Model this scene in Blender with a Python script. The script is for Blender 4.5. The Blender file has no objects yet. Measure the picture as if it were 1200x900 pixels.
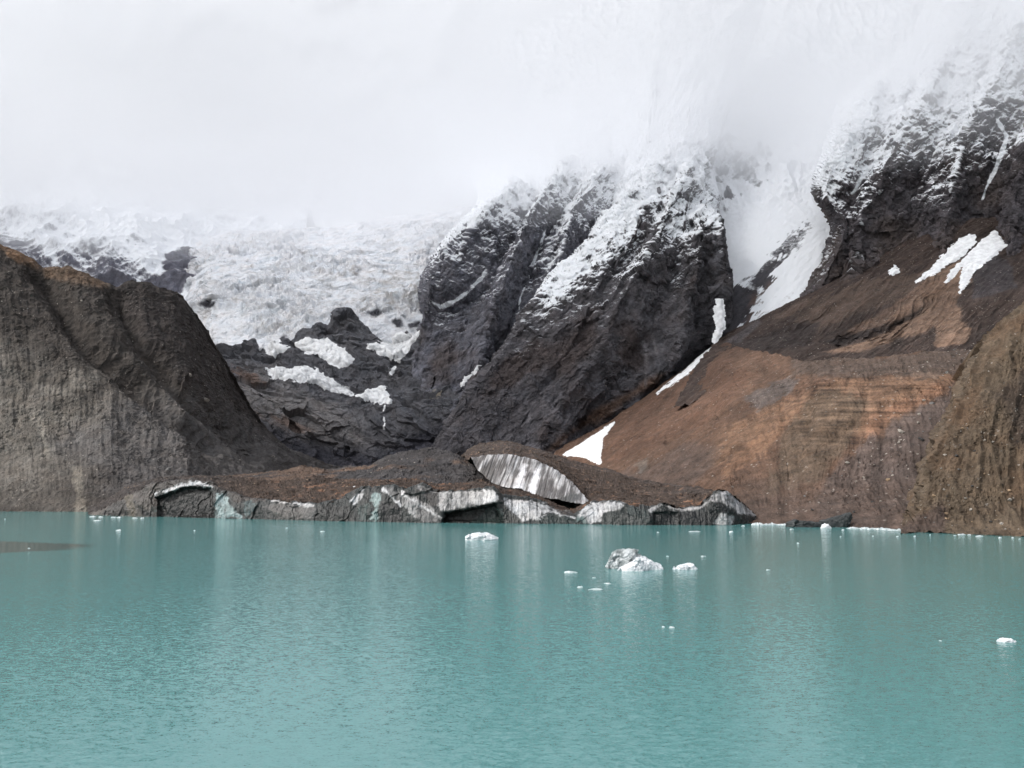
import bpy, bmesh, math, random
import numpy as np

random.seed(7)
SC = bpy.context.scene
COL = SC.collection
# ------------------------------------------------------------------ camera model
F, CAMH = 1150.0, 40.0
PITCH = math.atan(95.0 / F)
CP, SP = math.cos(PITCH), math.sin(PITCH)


def W(px, py, Y):
    """world point at distance Y (metres north of the viewpoint) for a bearing / elevation"""
    a = (np.asarray(px, float) - 600) / F
    b = (450 - np.asarray(py, float)) / F
    dy, dz = CP - b * SP, SP + b * CP
    s = np.asarray(Y, float) / dy
    return np.stack([a * s, dy * s, CAMH + dz * s], -1)


def waterY(py):
    b = (450 - np.asarray(py, float)) / F
    dy, dz = CP - b * SP, SP + b * CP
    return -CAMH / dz * dy


def project(P):
    x, y, z = P[..., 0], P[..., 1], P[..., 2] - CAMH
    d = y * CP + z * SP
    return 600 + F * x / d, 450 - F * (-y * SP + z * CP) / d


def lin(r, g, b, k=1.0):
    c = np.array([r, g, b], float) / 255
    c = c.mean() + (c - c.mean()) * .86
    return np.where(c <= .04045, c / 12.92, ((c + .055) / 1.055) ** 2.4) * k


# ------------------------------------------------------------------ noise
_rng = np.random.RandomState(11)
_perm = np.tile(_rng.permutation(256), 3).astype(np.int32)
_g = _rng.normal(size=(256, 3)).astype(np.float32)
_g /= np.linalg.norm(_g, axis=1, keepdims=True)


def perlin(x, y, z):
    xi, yi, zi = np.floor(x), np.floor(y), np.floor(z)
    fx, fy, fz = (x - xi).astype(np.float32), (y - yi).astype(np.float32), (z - zi).astype(np.float32)
    X, Y, Z = (xi.astype(np.int64) & 255).astype(np.int32), (yi.astype(np.int64) & 255).astype(np.int32), (zi.astype(np.int64) & 255).astype(np.int32)
    u, v, w = [t * t * t * (t * (t * 6 - 15) + 10) for t in (fx, fy, fz)]
    out = 0
    for dx in (0, 1):
        a = _perm[X + dx]
        wx = u if dx else 1 - u
        for dy in (0, 1):
            b = _perm[a + Y + dy]
            wy = v if dy else 1 - v
            for dz in (0, 1):
                g = _g[_perm[b + Z + dz] & 255]
                d = g[..., 0] * (fx - dx) + g[..., 1] * (fy - dy) + g[..., 2] * (fz - dz)
                out = out + wx * wy * (w if dz else 1 - w) * d
    return out * 1.5


def fbm(P, scale, octv=5, seed=0, st=(1, 1, 1), gain=.5, mode='f'):
    q = P / scale * np.array(st) + seed * 17.37
    amp, tot, s = 1.0, 0.0, 0.0
    for i in range(octv):
        n = perlin(q[..., 0], q[..., 1], q[..., 2])
        if mode == 'r':
            n = (1 - np.abs(n) * 2.2)
            n = n * np.abs(n)
        elif mode == 'b':
            n = np.abs(n) * 2.2 - .5
        s = s + n * amp
        tot += amp
        amp *= gain
        q = q * 2.03 + 5.7
    return s / tot


def sst(a, b, x):
    t = np.clip((x - a) / (b - a), 0, 1)
    return t * t * (3 - 2 * t)


_cr = np.random.RandomState(77).rand(4096, 7).astype(np.float32)


def blocks(P, width, seed, ax=(1, 0, 0), st=(1, 1, 1), warp=.25):
    """jointed rock: every cell of a cellular pattern is a tilted plane; ax is the long direction of the blocks"""
    a = np.array(ax, float)
    a /= np.linalg.norm(a)
    b = np.cross(a, [0, 1, 0.01])
    b /= np.linalg.norm(b)
    c = np.cross(a, b)
    w = np.stack([fbm(P, width * 1.3, 3, seed + k) for k in range(3)], -1) * width * warp * 2
    q = ((P + w) @ np.array([a, b, c]).T) / width * np.array(st)
    i0 = np.floor(q).astype(np.int64)
    best = np.full(q.shape[:-1], 1e9)
    val = np.zeros(q.shape[:-1])
    for dx in (-1, 0, 1):
        for dy in (-1, 0, 1):
            for dz in (-1, 0, 1):
                i = i0 + np.array([dx, dy, dz])
                h = (i[..., 0] * 73856093 ^ i[..., 1] * 19349663 ^ i[..., 2] * 83492791 ^ seed * 2654435) & 4095
                r = _cr[h]
                d = q - i - r[..., :3]
                m = (d * d).sum(-1)
                v = (d * (r[..., 3:6] - .5)).sum(-1) * 1.6 + (r[..., 6] - .5) * .8
                k = m < best
                best = np.where(k, m, best)
                val = np.where(k, v, val)
    return val


def facet(P, d, width, seed, warp=.9):
    """planar faces between sharp creases, the creases square to direction d"""
    d = np.array(d, float)
    d = d / np.linalg.norm(d)
    x = P @ d / width + warp * fbm(P, width * 3, 3, seed) + .3 * fbm(P, width * .8, 3, seed + 1) + seed * .37
    f = x - np.floor(x)
    return (1 - np.abs(f * 2 - 1) * 2) * np.clip(.7 + .9 * fbm(P, width * 2.5, 2, seed + 2), .1, 1.4)


def mix(a, b, t):
    return a + (b - a) * t[..., None]


def poly(px, py, pts):
    """signed distance to a polygon, positive inside"""
    pts = np.array(pts, float)
    d = np.full(px.shape, 1e18)
    ins = np.zeros(px.shape, bool)
    for i in range(len(pts)):
        (x0, y0), (x1, y1) = pts[i - 1], pts[i]
        ex, ey = x1 - x0, y1 - y0
        t = np.clip(((px - x0) * ex + (py - y0) * ey) / (ex * ex + ey * ey + 1e-9), 0, 1)
        d = np.minimum(d, (px - x0 - t * ex) ** 2 + (py - y0 - t * ey) ** 2)
        if y0 != y1:
            c = ((y0 > py) != (y1 > py)) & (px < (x1 - x0) * (py - y0) / (y1 - y0) + x0)
            ins ^= c
    d = np.sqrt(d)
    return np.where(ins, d, -d)


def line(px, py, pts):
    pts = np.array(pts, float)
    d = np.full(px.shape, 1e18)
    for i in range(1, len(pts)):
        (x0, y0), (x1, y1) = pts[i - 1], pts[i]
        ex, ey = x1 - x0, y1 - y0
        t = np.clip(((px - x0) * ex + (py - y0) * ey) / (ex * ex + ey * ey + 1e-9), 0, 1)
        d = np.minimum(d, (px - x0 - t * ex) ** 2 + (py - y0 - t * ey) ** 2)
    return np.sqrt(d)


def relief(s, ridges, gullies, A, pw=.8):
    """angular spurs: planar flanks falling from ridge lines to gully lines"""
    w = 7 * fbm(s.P, 60, 4, 700)
    dr = np.min([line(s.px + w, s.py + w, r) for r in ridges], 0)
    dg = np.min([line(s.px + w, s.py + w, g) for g in gullies], 0)
    t = (dr / (dr + dg + 1e-6)) ** pw
    s.push(A * (.35 - t) * sst(0, .06, s.u) * sst(1, .94, s.u))


# ------------------------------------------------------------------ terrain sheets
class Sheet:
    def __init__(s, rows, nu, nvs, behind=(), res=1.0):
        """rows: lists of (bearing px, height px, distance) from the foot up; behind: offsets (dx,dy,dz) for the far side"""
        nu = int(nu * res)
        u = np.linspace(0, 1, nu)
        R = []
        for r in rows:
            r = np.array([(a, b, waterY(b) if c is None else c) for a, b, c in r], float)
            t = (r[:, 0] - r[0, 0]) / (r[-1, 0] - r[0, 0])
            px, py, Y = [np.interp(u, t, r[:, k]) for k in range(3)]
            R.append(W(px, py, Y))
        nvs = [max(2, int(n * res)) for n in nvs]
        for o in behind:
            R.append(R[-1] + np.array(o, float))
            nvs.append(14)
        R = np.array(R)
        k = len(R)
        T = np.zeros_like(R)
        T[1:-1] = (R[2:] - R[:-2]) * .35
        T[0], T[-1] = R[1] - R[0], R[-1] - R[-2]
        out, vv = [], []
        for i in range(k - 1):
            t = np.linspace(0, 1, nvs[i], endpoint=(i == k - 2))[:, None, None]
            h = (2 * t**3 - 3 * t**2 + 1) * R[i] + (t**3 - 2 * t**2 + t) * T[i] + (-2 * t**3 + 3 * t**2) * R[i + 1] + (t**3 - t**2) * T[i + 1]
            out.append(h)
            vv.append(i + t[:, 0, 0])
        s.P = np.concatenate(out)
        s.v = np.repeat(np.concatenate(vv)[:, None], nu, 1)
        s.u = np.repeat(u[None], s.P.shape[0], 0)
        s.nmain = k - 1 - len(behind)
        s.update()

    def update(s):
        du, dv = np.gradient(s.P, axis=1), np.gradient(s.P, axis=0)
        n = np.cross(du, dv)
        s.N = n / (np.linalg.norm(n, axis=-1, keepdims=True) + 1e-9)
        s.px, s.py = project(s.P)

    def push(s, d, vec=None):
        s.P = s.P + (s.N if vec is None else np.array(vec)) * d[..., None]
        s.update()

    def uv(s, a, b, seed=0):
        return np.stack([s.u * a, s.v * b, np.full_like(s.u, seed * 3.3)], -1)

    def mesh(s, name, col, snow, mat, smooth=True, keep=None, parent=None, offs=None):
        P = s.P if offs is None else offs
        nv, nu = s.u.shape
        idx = np.arange(nv * nu).reshape(nv, nu)
        q = np.stack([idx[:-1, :-1], idx[:-1, 1:], idx[1:, 1:], idx[1:, :-1]], -1).reshape(-1, 4)
        Pf = P.reshape(-1, 3)
        cf = np.clip(col, .002, .95).reshape(-1, 3)
        sf = np.zeros(len(Pf)) if snow is None else snow.reshape(-1)
        if keep is not None:
            kf = keep.reshape(-1)
            q = q[kf[q].any(1)]
            used = np.unique(q)
            m = np.full(len(Pf), -1)
            m[used] = np.arange(len(used))
            q, Pf, cf, sf = m[q], Pf[used], cf[used], sf[used]
        return raw_mesh(name, Pf, q, cf, sf, mat, smooth, parent)


def raw_mesh(name, P, q, col, snow, mat, smooth=True, parent=None):
    me = bpy.data.meshes.new(name)
    me.vertices.add(len(P))
    me.vertices.foreach_set('co', np.ascontiguousarray(P, np.float32).ravel())
    me.loops.add(q.size)
    me.loops.foreach_set('vertex_index', q.astype(np.int32).ravel())
    me.polygons.add(len(q))
    me.polygons.foreach_set('loop_start', (np.arange(len(q)) * q.shape[1]).astype(np.int32))
    me.polygons.foreach_set('use_smooth', np.full(len(q), smooth))
    me.update(calc_edges=True)
    a = me.attributes.new('Col', 'FLOAT_COLOR', 'POINT')
    a.data.foreach_set('color', np.concatenate([col, np.ones((len(P), 1))], 1).astype(np.float32).ravel())
    b = me.attributes.new('snow', 'FLOAT', 'POINT')
    b.data.foreach_set('value', snow.astype(np.float32))
    me.materials.append(mat)
    o = bpy.data.objects.new(name, me)
    COL.objects.link(o)
    if parent is not None:
        o.parent = parent
        o.matrix_parent_inverse = parent.matrix_world.inverted()
    return o


def tag(o, label=None, cat=None, group=None, kind=None):
    for k, v in (('label', label), ('category', cat), ('group', group), ('kind', kind)):
        if v:
            o[k] = v
    return o


def empty(name, loc=(0, 0, 0)):
    o = bpy.data.objects.new(name, None)
    o.location = loc
    COL.objects.link(o)
    bpy.context.view_layer.update()
    return o


# ------------------------------------------------------------------ materials
class NT:
    def __init__(s, name):
        s.m = bpy.data.materials.new(name)
        s.m.use_nodes = True
        s.t = s.m.node_tree
        s.t.nodes.clear()
        s.out = s.n('ShaderNodeOutputMaterial')

    def n(s, typ, **kw):
        x = s.t.nodes.new(typ)
        for k, v in kw.items():
            if k.startswith('i_'):
                x.inputs[k[2:].replace('_', ' ')].default_value = v
            else:
                setattr(x, k, v)
        return x

    def l(s, a, b):
        s.t.links.new(a, b)

    def noise(s, vec, scale, detail=6, rough=.55):
        x = s.n('ShaderNodeTexNoise')
        x.inputs['Scale'].default_value, x.inputs['Detail'].default_value, x.inputs['Roughness'].default_value = scale, detail, rough
        s.l(vec, x.inputs['Vector'])
        return x.outputs[0]

    def math(s, op, a, b=None, c=None, clamp=False):
        x = s.n('ShaderNodeMath', operation=op, use_clamp=clamp)
        for i, v in enumerate((a, b, c)):
            if v is None:
                continue
            if isinstance(v, (int, float)):
                x.inputs[i].default_value = v
            else:
                s.l(v, x.inputs[i])
        return x.outputs[0]

    def ramp(s, v, a, b, lo=0., hi=1.):
        x = s.n('ShaderNodeMapRange', interpolation_type='SMOOTHSTEP')
        s.l(v, x.inputs[0])
        for i, q in enumerate((a, b, lo, hi)):
            x.inputs[i + 1].default_value = q
        return x.outputs[0]

    def mixc(s, f, a, b, blend='MIX'):
        x = s.n('ShaderNodeMix', data_type='RGBA', blend_type=blend)
        for sock, v in ((x.inputs[0], f), (x.inputs[6], a), (x.inputs[7], b)):
            if isinstance(v, (int, float)):
                sock.default_value = v
            elif isinstance(v, tuple):
                sock.default_value = (*v, 1)
            else:
                s.l(v, sock)
        return x.outputs[2]


def terrain_mat(name, sc=.1, var=.5, speck=0., speck_sc=.35, bump=.6, bdist=1.5, rough=.92, snowk=.9, st=(1, 1, 1), stone=(.30, .27, .24), dark=0., spec=.25):
    """rock / scree / debris: base colour from the surface's own colour field, broken up by world-space noise"""
    t = NT(name)
    g = t.n('ShaderNodeNewGeometry')
    mp = t.n('ShaderNodeMapping')
    mp.inputs['Scale'].default_value = st
    t.l(g.outputs['Position'], mp.inputs[0])
    pos = mp.outputs[0]
    c = t.n('ShaderNodeAttribute', attribute_name='Col').outputs['Color']
    n1 = t.noise(pos, sc, 10, .62)
    n2 = t.noise(pos, sc * 7, 6, .65)
    nn = t.math('ADD', t.math('MULTIPLY', n1, .55), t.math('MULTIPLY', n2, .45))
    f = t.ramp(nn, .3, .7, 1 - var, 1 + var)
    hue = t.mixc(t.noise(pos, sc * .6, 4, .5), (1.06, .98, .93), (.93, 1., 1.07))
    cc = t.mixc(1., c, hue, 'MULTIPLY')
    vm = t.n('ShaderNodeVectorMath', operation='SCALE')
    t.l(cc, vm.inputs[0])
    t.l(f, vm.inputs[3])
    cc = vm.outputs[0]
    if speck > 0:
        vo = t.n('ShaderNodeTexVoronoi')
        vo.inputs['Scale'].default_value = speck_sc
        t.l(pos, vo.inputs['Vector'])
        rnd = t.n('ShaderNodeSeparateColor')
        t.l(vo.outputs['Color'], rnd.inputs[0])
        dens = t.ramp(t.noise(g.outputs['Position'], .02, 4, .6), .42, .68, .25, 2.2)
        sel = t.math('GREATER_THAN', rnd.outputs[0], t.math('SUBTRACT', 1., t.math('MULTIPLY', dens, speck)))
        near = t.ramp(vo.outputs['Distance'], .42, .28)
        mk = t.math('MULTIPLY', t.math('MULTIPLY', sel, near), t.ramp(rnd.outputs[1], 0, 1, .3, .9))
        cc = t.mixc(mk, cc, stone)
        if dark > 0:
            sel2 = t.math('MULTIPLY', t.math('LESS_THAN', rnd.outputs[0], dark), t.math('MULTIPLY', near, .6))
            cc = t.mixc(sel2, cc, (.03, .028, .027))
    sn = t.n('ShaderNodeAttribute', attribute_name='snow').outputs['Fac']
    ns = t.noise(pos, .09, 10, .75)
    sf = t.math('ADD', sn, t.math('MULTIPLY', t.math('SUBTRACT', ns, .5), snowk))
    sm = t.ramp(sf, .3, .74)
    cc = t.mixc(sm, cc, (.84, .86, .89))
    b = t.n('ShaderNodeBsdfPrincipled')
    t.l(cc, b.inputs['Base Color'])
    b.inputs['Roughness'].default_value = rough
    b.inputs['Specular IOR Level'].default_value = spec
    bp = t.n('ShaderNodeBump')
    bp.inputs['Strength'].default_value = bump
    bp.inputs['Distance'].default_value = bdist
    hb = t.math('ADD', n2, t.math('MULTIPLY', t.noise(pos, sc * 30, 4, .6), .4))
    t.l(hb, bp.inputs['Height'])
    t.l(bp.outputs[0], b.inputs['Normal'])
    t.l(b.outputs[0], t.out.inputs[0])
    return t.m


M_ROCK = terrain_mat('dark_rock', .05, .42, bump=.55, bdist=3, snowk=.8)
M_SNOWROCK = terrain_mat('snowy_rock', .04, .35, bump=.5, bdist=3, snowk=1.0)
M_SCREE = terrain_mat('scree', .07, .5, speck=.05, speck_sc=.33, bump=.8, bdist=1.2, dark=.06)
M_NEAR = terrain_mat('moraine_soil', .12, .45, speck=.04, speck_sc=.45, bump=.8, bdist=1.2, dark=.08)
M_DEBRIS = terrain_mat('debris', .2, .7, speck=.14, speck_sc=.38, bump=1., bdist=1.0, stone=(.26, .19, .14), dark=.16)
M_ICE = terrain_mat('glacier_ice', .1, .35, bump=.5, bdist=.8, rough=.45, spec=.5)
M_FALL = terrain_mat('icefall_ice', .05, .12, bump=.7, bdist=4, rough=.7)


def plain(name, col, rough=.7, var=.25, sc=.5, bump=.5, bdist=.2, col2=None):
    t = NT(name)
    g = t.n('ShaderNodeNewGeometry')
    pos = g.outputs['Position']
    n = t.noise(pos, sc, 8, .6)
    c2 = col2 or tuple(x * (1 - var) for x in col)
    cc = t.mixc(t.ramp(n, .35, .65), col, c2)
    b = t.n('ShaderNodeBsdfPrincipled')
    t.l(cc, b.inputs['Base Color'])
    b.inputs['Roughness'].default_value = rough
    b.inputs['Specular IOR Level'].default_value = .3
    bp = t.n('ShaderNodeBump')
    bp.inputs['Strength'].default_value, bp.inputs['Distance'].default_value = bump, bdist
    t.l(t.noise(pos, sc * 4, 6, .6), bp.inputs['Height'])
    t.l(bp.outputs[0], b.inputs['Normal'])
    t.l(b.outputs[0], t.out.inputs[0])
    return t.m


M_SNOW = plain('old_snow', (.85, .86, .87), .7, .1, .12, .6, 1.0, (.68, .68, .69))
M_WICE = plain('white_ice', (.78, .79, .81), .45, .2, .35, .6, .4, (.46, .49, .51))
M_FLOE = plain('wet_floe_ice', (.66, .69, .70), .3, .2, .5, .5, .3, (.30, .36, .37))
M_GICE = plain('grey_ice', (.13, .15, .15), .4, .4, .3, .7, .5, (.50, .53, .54))
M_BICE = plain('black_ice', (.02, .023, .024), .5, .4, .4, .7, .4, (.045, .05, .05))
M_STONES = [plain('pale_stone', (.36, .33, .29), .9, .35, 1.5), plain('grey_stone', (.18, .175, .17), .9, .35, 1.5),
            plain('tan_stone', (.32, .23, .15), .9, .35, 1.5), plain('dark_stone', (.06, .058, .057), .9, .35, 1.5)]

# ------------------------------------------------------------------ water
def water_mat():
    t = NT('glacial_water')
    g = t.n('ShaderNodeNewGeometry')
    pos = g.outputs['Position']
    sx = t.n('ShaderNodeSeparateXYZ')
    t.l(pos, sx.inputs[0])

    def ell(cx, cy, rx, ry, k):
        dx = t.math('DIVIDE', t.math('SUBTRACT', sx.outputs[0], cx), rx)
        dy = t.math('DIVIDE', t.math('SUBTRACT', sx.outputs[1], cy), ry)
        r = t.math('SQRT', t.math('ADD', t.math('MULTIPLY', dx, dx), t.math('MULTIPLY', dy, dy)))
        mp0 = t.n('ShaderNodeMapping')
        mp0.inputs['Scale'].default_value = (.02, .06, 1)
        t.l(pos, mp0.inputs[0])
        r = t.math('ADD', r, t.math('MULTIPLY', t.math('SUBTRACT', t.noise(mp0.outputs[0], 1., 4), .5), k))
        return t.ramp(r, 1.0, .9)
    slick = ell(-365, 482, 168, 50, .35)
    mp = t.n('ShaderNodeMapping')
    mp.inputs['Scale'].default_value = (.7, 1.3, 1)
    mp.inputs['Rotation'].default_value = (0, 0, .12)
    t.l(pos, mp.inputs[0])
    gust = t.ramp(t.noise(pos, .006, 3, .5), .3, .7, .8, 1.15)
    amp = t.math('MULTIPLY', t.math('SUBTRACT', 1., t.math('MULTIPLY', slick, .93)), gust)

    def waves(scale, k):
        x = t.n('ShaderNodeTexNoise')
        x.inputs['Scale'].default_value, x.inputs['Detail'].default_value, x.inputs['Roughness'].default_value = scale, 2, .6
        t.l(mp.outputs[0], x.inputs['Vector'])
        v = t.n('ShaderNodeVectorMath', operation='SUBTRACT')
        t.l(x.outputs['Color'], v.inputs[0])
        v.inputs[1].default_value = (.5, .5, .5)
        m = t.n('ShaderNodeVectorMath', operation='MULTIPLY')
        t.l(v.outputs[0], m.inputs[0])
        m.inputs[1].default_value = (k * .58, k, 0)
        return m.outputs[0]
    ad = t.n('ShaderNodeVectorMath', operation='ADD')
    t.l(waves(.9, .3), ad.inputs[0])
    t.l(waves(3.9, .5), ad.inputs[1])
    vs = t.n('ShaderNodeVectorMath', operation='SCALE')
    t.l(ad.outputs[0], vs.inputs[0])
    t.l(amp, vs.inputs[3])
    up = t.n('ShaderNodeVectorMath', operation='ADD')
    t.l(vs.outputs[0], up.inputs[0])
    up.inputs[1].default_value = (0, 0, 1)
    bp = t.n('ShaderNodeVectorMath', operation='NORMALIZE')
    t.l(up.outputs[0], bp.inputs[0])
    b = t.n('ShaderNodeBsdfPrincipled')
    nc = t.noise(pos, .004, 3, .5)
    cc = t.mixc(nc, (.083, .226, .223), (.09, .24, .238))
    cc = t.mixc(t.math('MULTIPLY', slick, .8), cc, (.028, .06, .058))  # dark slope reflection in the calm slick painted into the base colour
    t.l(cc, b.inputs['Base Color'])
    b.inputs['Roughness'].default_value = .08
    b.inputs['IOR'].default_value = 1.33
    t.l(bp.outputs[0], b.inputs['Normal'])
    t.l(b.outputs[0], t.out.inputs[0])
    return t.m


def quad(name, x0, x1, y0, y1, z, mat):
    me = bpy.data.meshes.new(name)
    me.from_pydata([(x0, y0, z), (x1, y0, z), (x1, y1, z), (x0, y1, z)], [], [(0, 1, 2, 3)])
    me.materials.append(mat)
    o = bpy.data.objects.new(name, me)
    COL.objects.link(o)
    return o


tag(quad('ground', -9000, 9000, -2500, 9000, -8, plain('valley_gravel', (.12, .11, .10), .95)), 'grey gravel floor of the valley under the lake', kind='structure')
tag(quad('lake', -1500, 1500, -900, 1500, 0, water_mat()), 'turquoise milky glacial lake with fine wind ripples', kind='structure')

RES = 1.0
K = 1.0      # albedo from the sunlit-free overcast appearance
def headwall():
    s = Sheet([[(-700, 330, 3900), (300, 330, 3900), (1000, 300, 3700), (1700, 260, 3700)], [(-700, 100, 4300), (300, 180, 4400), (1000, 100, 4100), (1700, 60, 4100)],
               [(-700, -250, 5000), (300, -250, 5000), (1000, -250, 4900), (1700, -250, 4900)]], 260, [70, 90], [(0, 600, -400)], 1)
    s.push(60 * fbm(s.P, 400, 5, 251, mode='r'))
    n = fbm(s.P, 120, 5, 252)
    tag(s.mesh('mountain', np.broadcast_to(lin(100, 100, 108), s.P.shape), 1. + .3 * n + .6 * (s.N[..., 2] - .6), M_SNOWROCK), 'snow covered headwall hidden high in the cloud', kind='structure')


# ------------------------------------------------------------------ near side moraine with fluted wall
def left_moraine():
    crest = [(-420, 215, 1070), (-150, 240, 1100), (0, 291, 1140), (20, 299, 1150), (45, 316, 1165), (80, 316, 1180), (110, 328, 1195), (135, 339, 1210), (150, 331, 1225),
             (170, 334, 1245), (205, 346, 1280), (222, 366, 1300), (240, 398, 1320), (258, 426, 1350), (280, 465, 1400), (300, 495, 1440), (340, 528, 1520), (385, 546, 1590), (400, 549, 1650)]
    s = Sheet([[(-420, 618, 770), (-150, 609, 815), (0, 604, 850), (110, 606, 840), (200, 590, 880), (300, 572, 1050), (400, 557, 1500)],
               [(-420, 530, 860), (-150, 530, 890), (0, 530, 925), (130, 535, 935), (220, 530, 990), (310, 540, 1190), (400, 552, 1560)],
               [(-420, 400, 950), (0, 400, 1020), (130, 425, 1060), (220, 455, 1120), (300, 517, 1300), (400, 550, 1600)],
               crest], 620, [110, 150, 150], [(10, 40, -18), (0, 160, -90), (0, 300, -150)], RES)
    env = sst(0, .6, s.v) * (1 - .6 * sst(2.7, 3.0, s.v))
    warp = fbm(s.P, 120, 3, 1) * .03
    U = np.stack([(s.u + warp) * 16, s.v * .8, s.v * 0], -1)
    s.push(-5.5 * env * np.clip(fbm(U, 1, 3, 2, mode='r'), -.5, 1) * sst(.4, 1.6, s.v) * (1 - .7 * sst(1.9, 2.7, s.v)))
    # three stepped buttresses of the wall: chutes running down between them
    for ln, d, w in (([(45, 316), (95, 395), (160, 450), (250, 520)], 20, 11), ([(135, 339), (165, 400), (225, 470), (300, 530)], 18, 10)):
        dd = line(s.px, s.py, ln)
        s.push(-d * np.exp(-(dd / w) ** 2) * sst(3.0, 2.7, s.v))
    U2 = np.stack([(s.u + .3 * warp + .004 * s.v) * 170, s.v * 2.6, s.v * 0], -1)
    fl = fbm(U2, 1, 3, 3)
    s.push(1.5 * env * fl + 5 * fbm(s.P, 45, 6, 4) * env + 1.2 * fbm(s.P, 8, 3, 5, mode='b') + 3.5 * fbm(s.P, 22, 4, 9, mode='r') * sst(1.5, 2.6, s.v))
    s.push((.9 * blocks(s.P, 5, 801) + .55 * blocks(s.P, 2.6, 802)) * (.35 + .9 * sst(-.15, .25, fbm(s.P, 50, 3, 803))))
    px, py = s.px, s.py
    n1, n2 = fbm(s.P, 90, 5, 6), fbm(s.P, 25, 5, 7)
    c = np.broadcast_to(lin(100, 93, 84, K), s.P.shape)
    up = sst(60, -30, poly(px, py, [(-500, 395), (0, 395), (60, 430), (140, 440), (230, 500), (300, 540), (-500, 700)]) + n1 * 60)
    c = mix(c, lin(60, 53, 48, K), up * .95)
    far = sst(-12, 12, poly(px, py, [(120, 320), (150, 325), (230, 330), (420, 560), (330, 545), (250, 480), (170, 400)]) + n2 * 20)
    c = mix(c, lin(58, 51, 48, K), far)
    c = mix(c, lin(84, 80, 79, K), sst(-20, 20, poly(px, py, [(60, 520), (150, 470), (260, 480), (420, 545), (420, 580), (130, 590)]) + n1 * 40) * .75)
    c = mix(c, lin(118, 84, 52, K), sst(0, 9, 9 - (py - np.interp(px, [-500, 0, 45, 60, 130, 140], [240, 289, 312, 300, 300, 200])) + n2 * 14) * sst(60, 30, px))
    c = mix(c, lin(104, 80, 58, K), sst(-4, 4, poly(px, py, [(48, 312), (85, 310), (128, 325), (128, 342), (90, 332), (55, 325)]) + n2 * 8) * .9)
    c = mix(c, lin(138, 130, 116, K), sst(-6, 5, poly(px, py, [(40, 490), (50, 495), (62, 535), (56, 540), (46, 520)]) + n2 * 12) * .6)
    c = mix(c, lin(126, 118, 106, K), sst(-8, 8, poly(px, py, [(55, 450), (110, 430), (125, 445), (70, 470)]) + n2 * 22) * .5)
    c = mix(c, lin(128, 118, 102, K), sst(-3, 3, poly(px, py, [(85, 545), (95, 545), (100, 600), (90, 605)]) + n2 * 6) * .6)
    strk = fbm(U2, 1, 4, 8)
    c = c * (1 + .42 * strk + .4 * n2)[..., None]
    c = mix(c, np.repeat(c.mean(-1, keepdims=True), 3, -1), np.full(px.shape, .3)) * np.array([1.16, 1.15, 1.13])
    o = s.mesh('moraine_wall', c, None, M_NEAR, smooth=False)
    tag(o, 'grey brown fluted moraine wall rising from the lake below a dark crest', kind='structure')
    return s


LM = left_moraine()


def far_left():
    s = Sheet([[(-350, 470, 2450), (0, 440, 2500), (200, 430, 2550), (360, 410, 2800)],
               [(-350, 300, 2800), (0, 312, 2760), (100, 318, 2800), (200, 335, 2800), (360, 340, 2950)],
               [(-350, 60, 3500), (0, 150, 3450), (100, 175, 3450), (200, 212, 3400), (280, 245, 3400), (360, 262, 3400)]],
              430, [90, 200], [(0, 500, -50), (0, 900, -400)], RES)
    s.push(70 * fbm(s.P, 420, 4, 21, mode='r') + 28 * fbm(s.P, 110, 6, 22, mode='r'))
    px, py = s.px, s.py
    st = s.P @ np.array([[.8, 0, .6], [0, 1, 0], [-.6, 0, .8]])
    n = fbm(st, 130, 6, 23, (.6, 1, 2.2))
    rock = sst(-14, 10, poly(px, py, [(-400, 240), (0, 270), (40, 285), (62, 320), (60, 360), (-400, 360)]) + n * 30) * .75
    rock = np.maximum(rock, sst(-5, 5, poly(px, py, [(195, 300), (215, 288), (232, 295), (228, 322), (208, 342), (160, 345), (165, 325), (190, 325)]) + n * 16))
    rock = np.maximum(rock, sst(-18, 14, poly(px, py, [(75, 300), (130, 295), (170, 320), (150, 350), (70, 330)]) + n * 42) * .7)
    snow = .92 - .75 * rock + .5 * (s.N[..., 2] - .6) + .5 * n
    c = np.broadcast_to(lin(98, 98, 108, K), s.P.shape) * (1 + .4 * n)[..., None]
    o = s.mesh('mountain', c, snow, M_SNOWROCK, smooth=False)
    tag(o, 'snow covered mountain slope fading into cloud behind the moraine', kind='structure')


headwall()
far_left()


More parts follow.
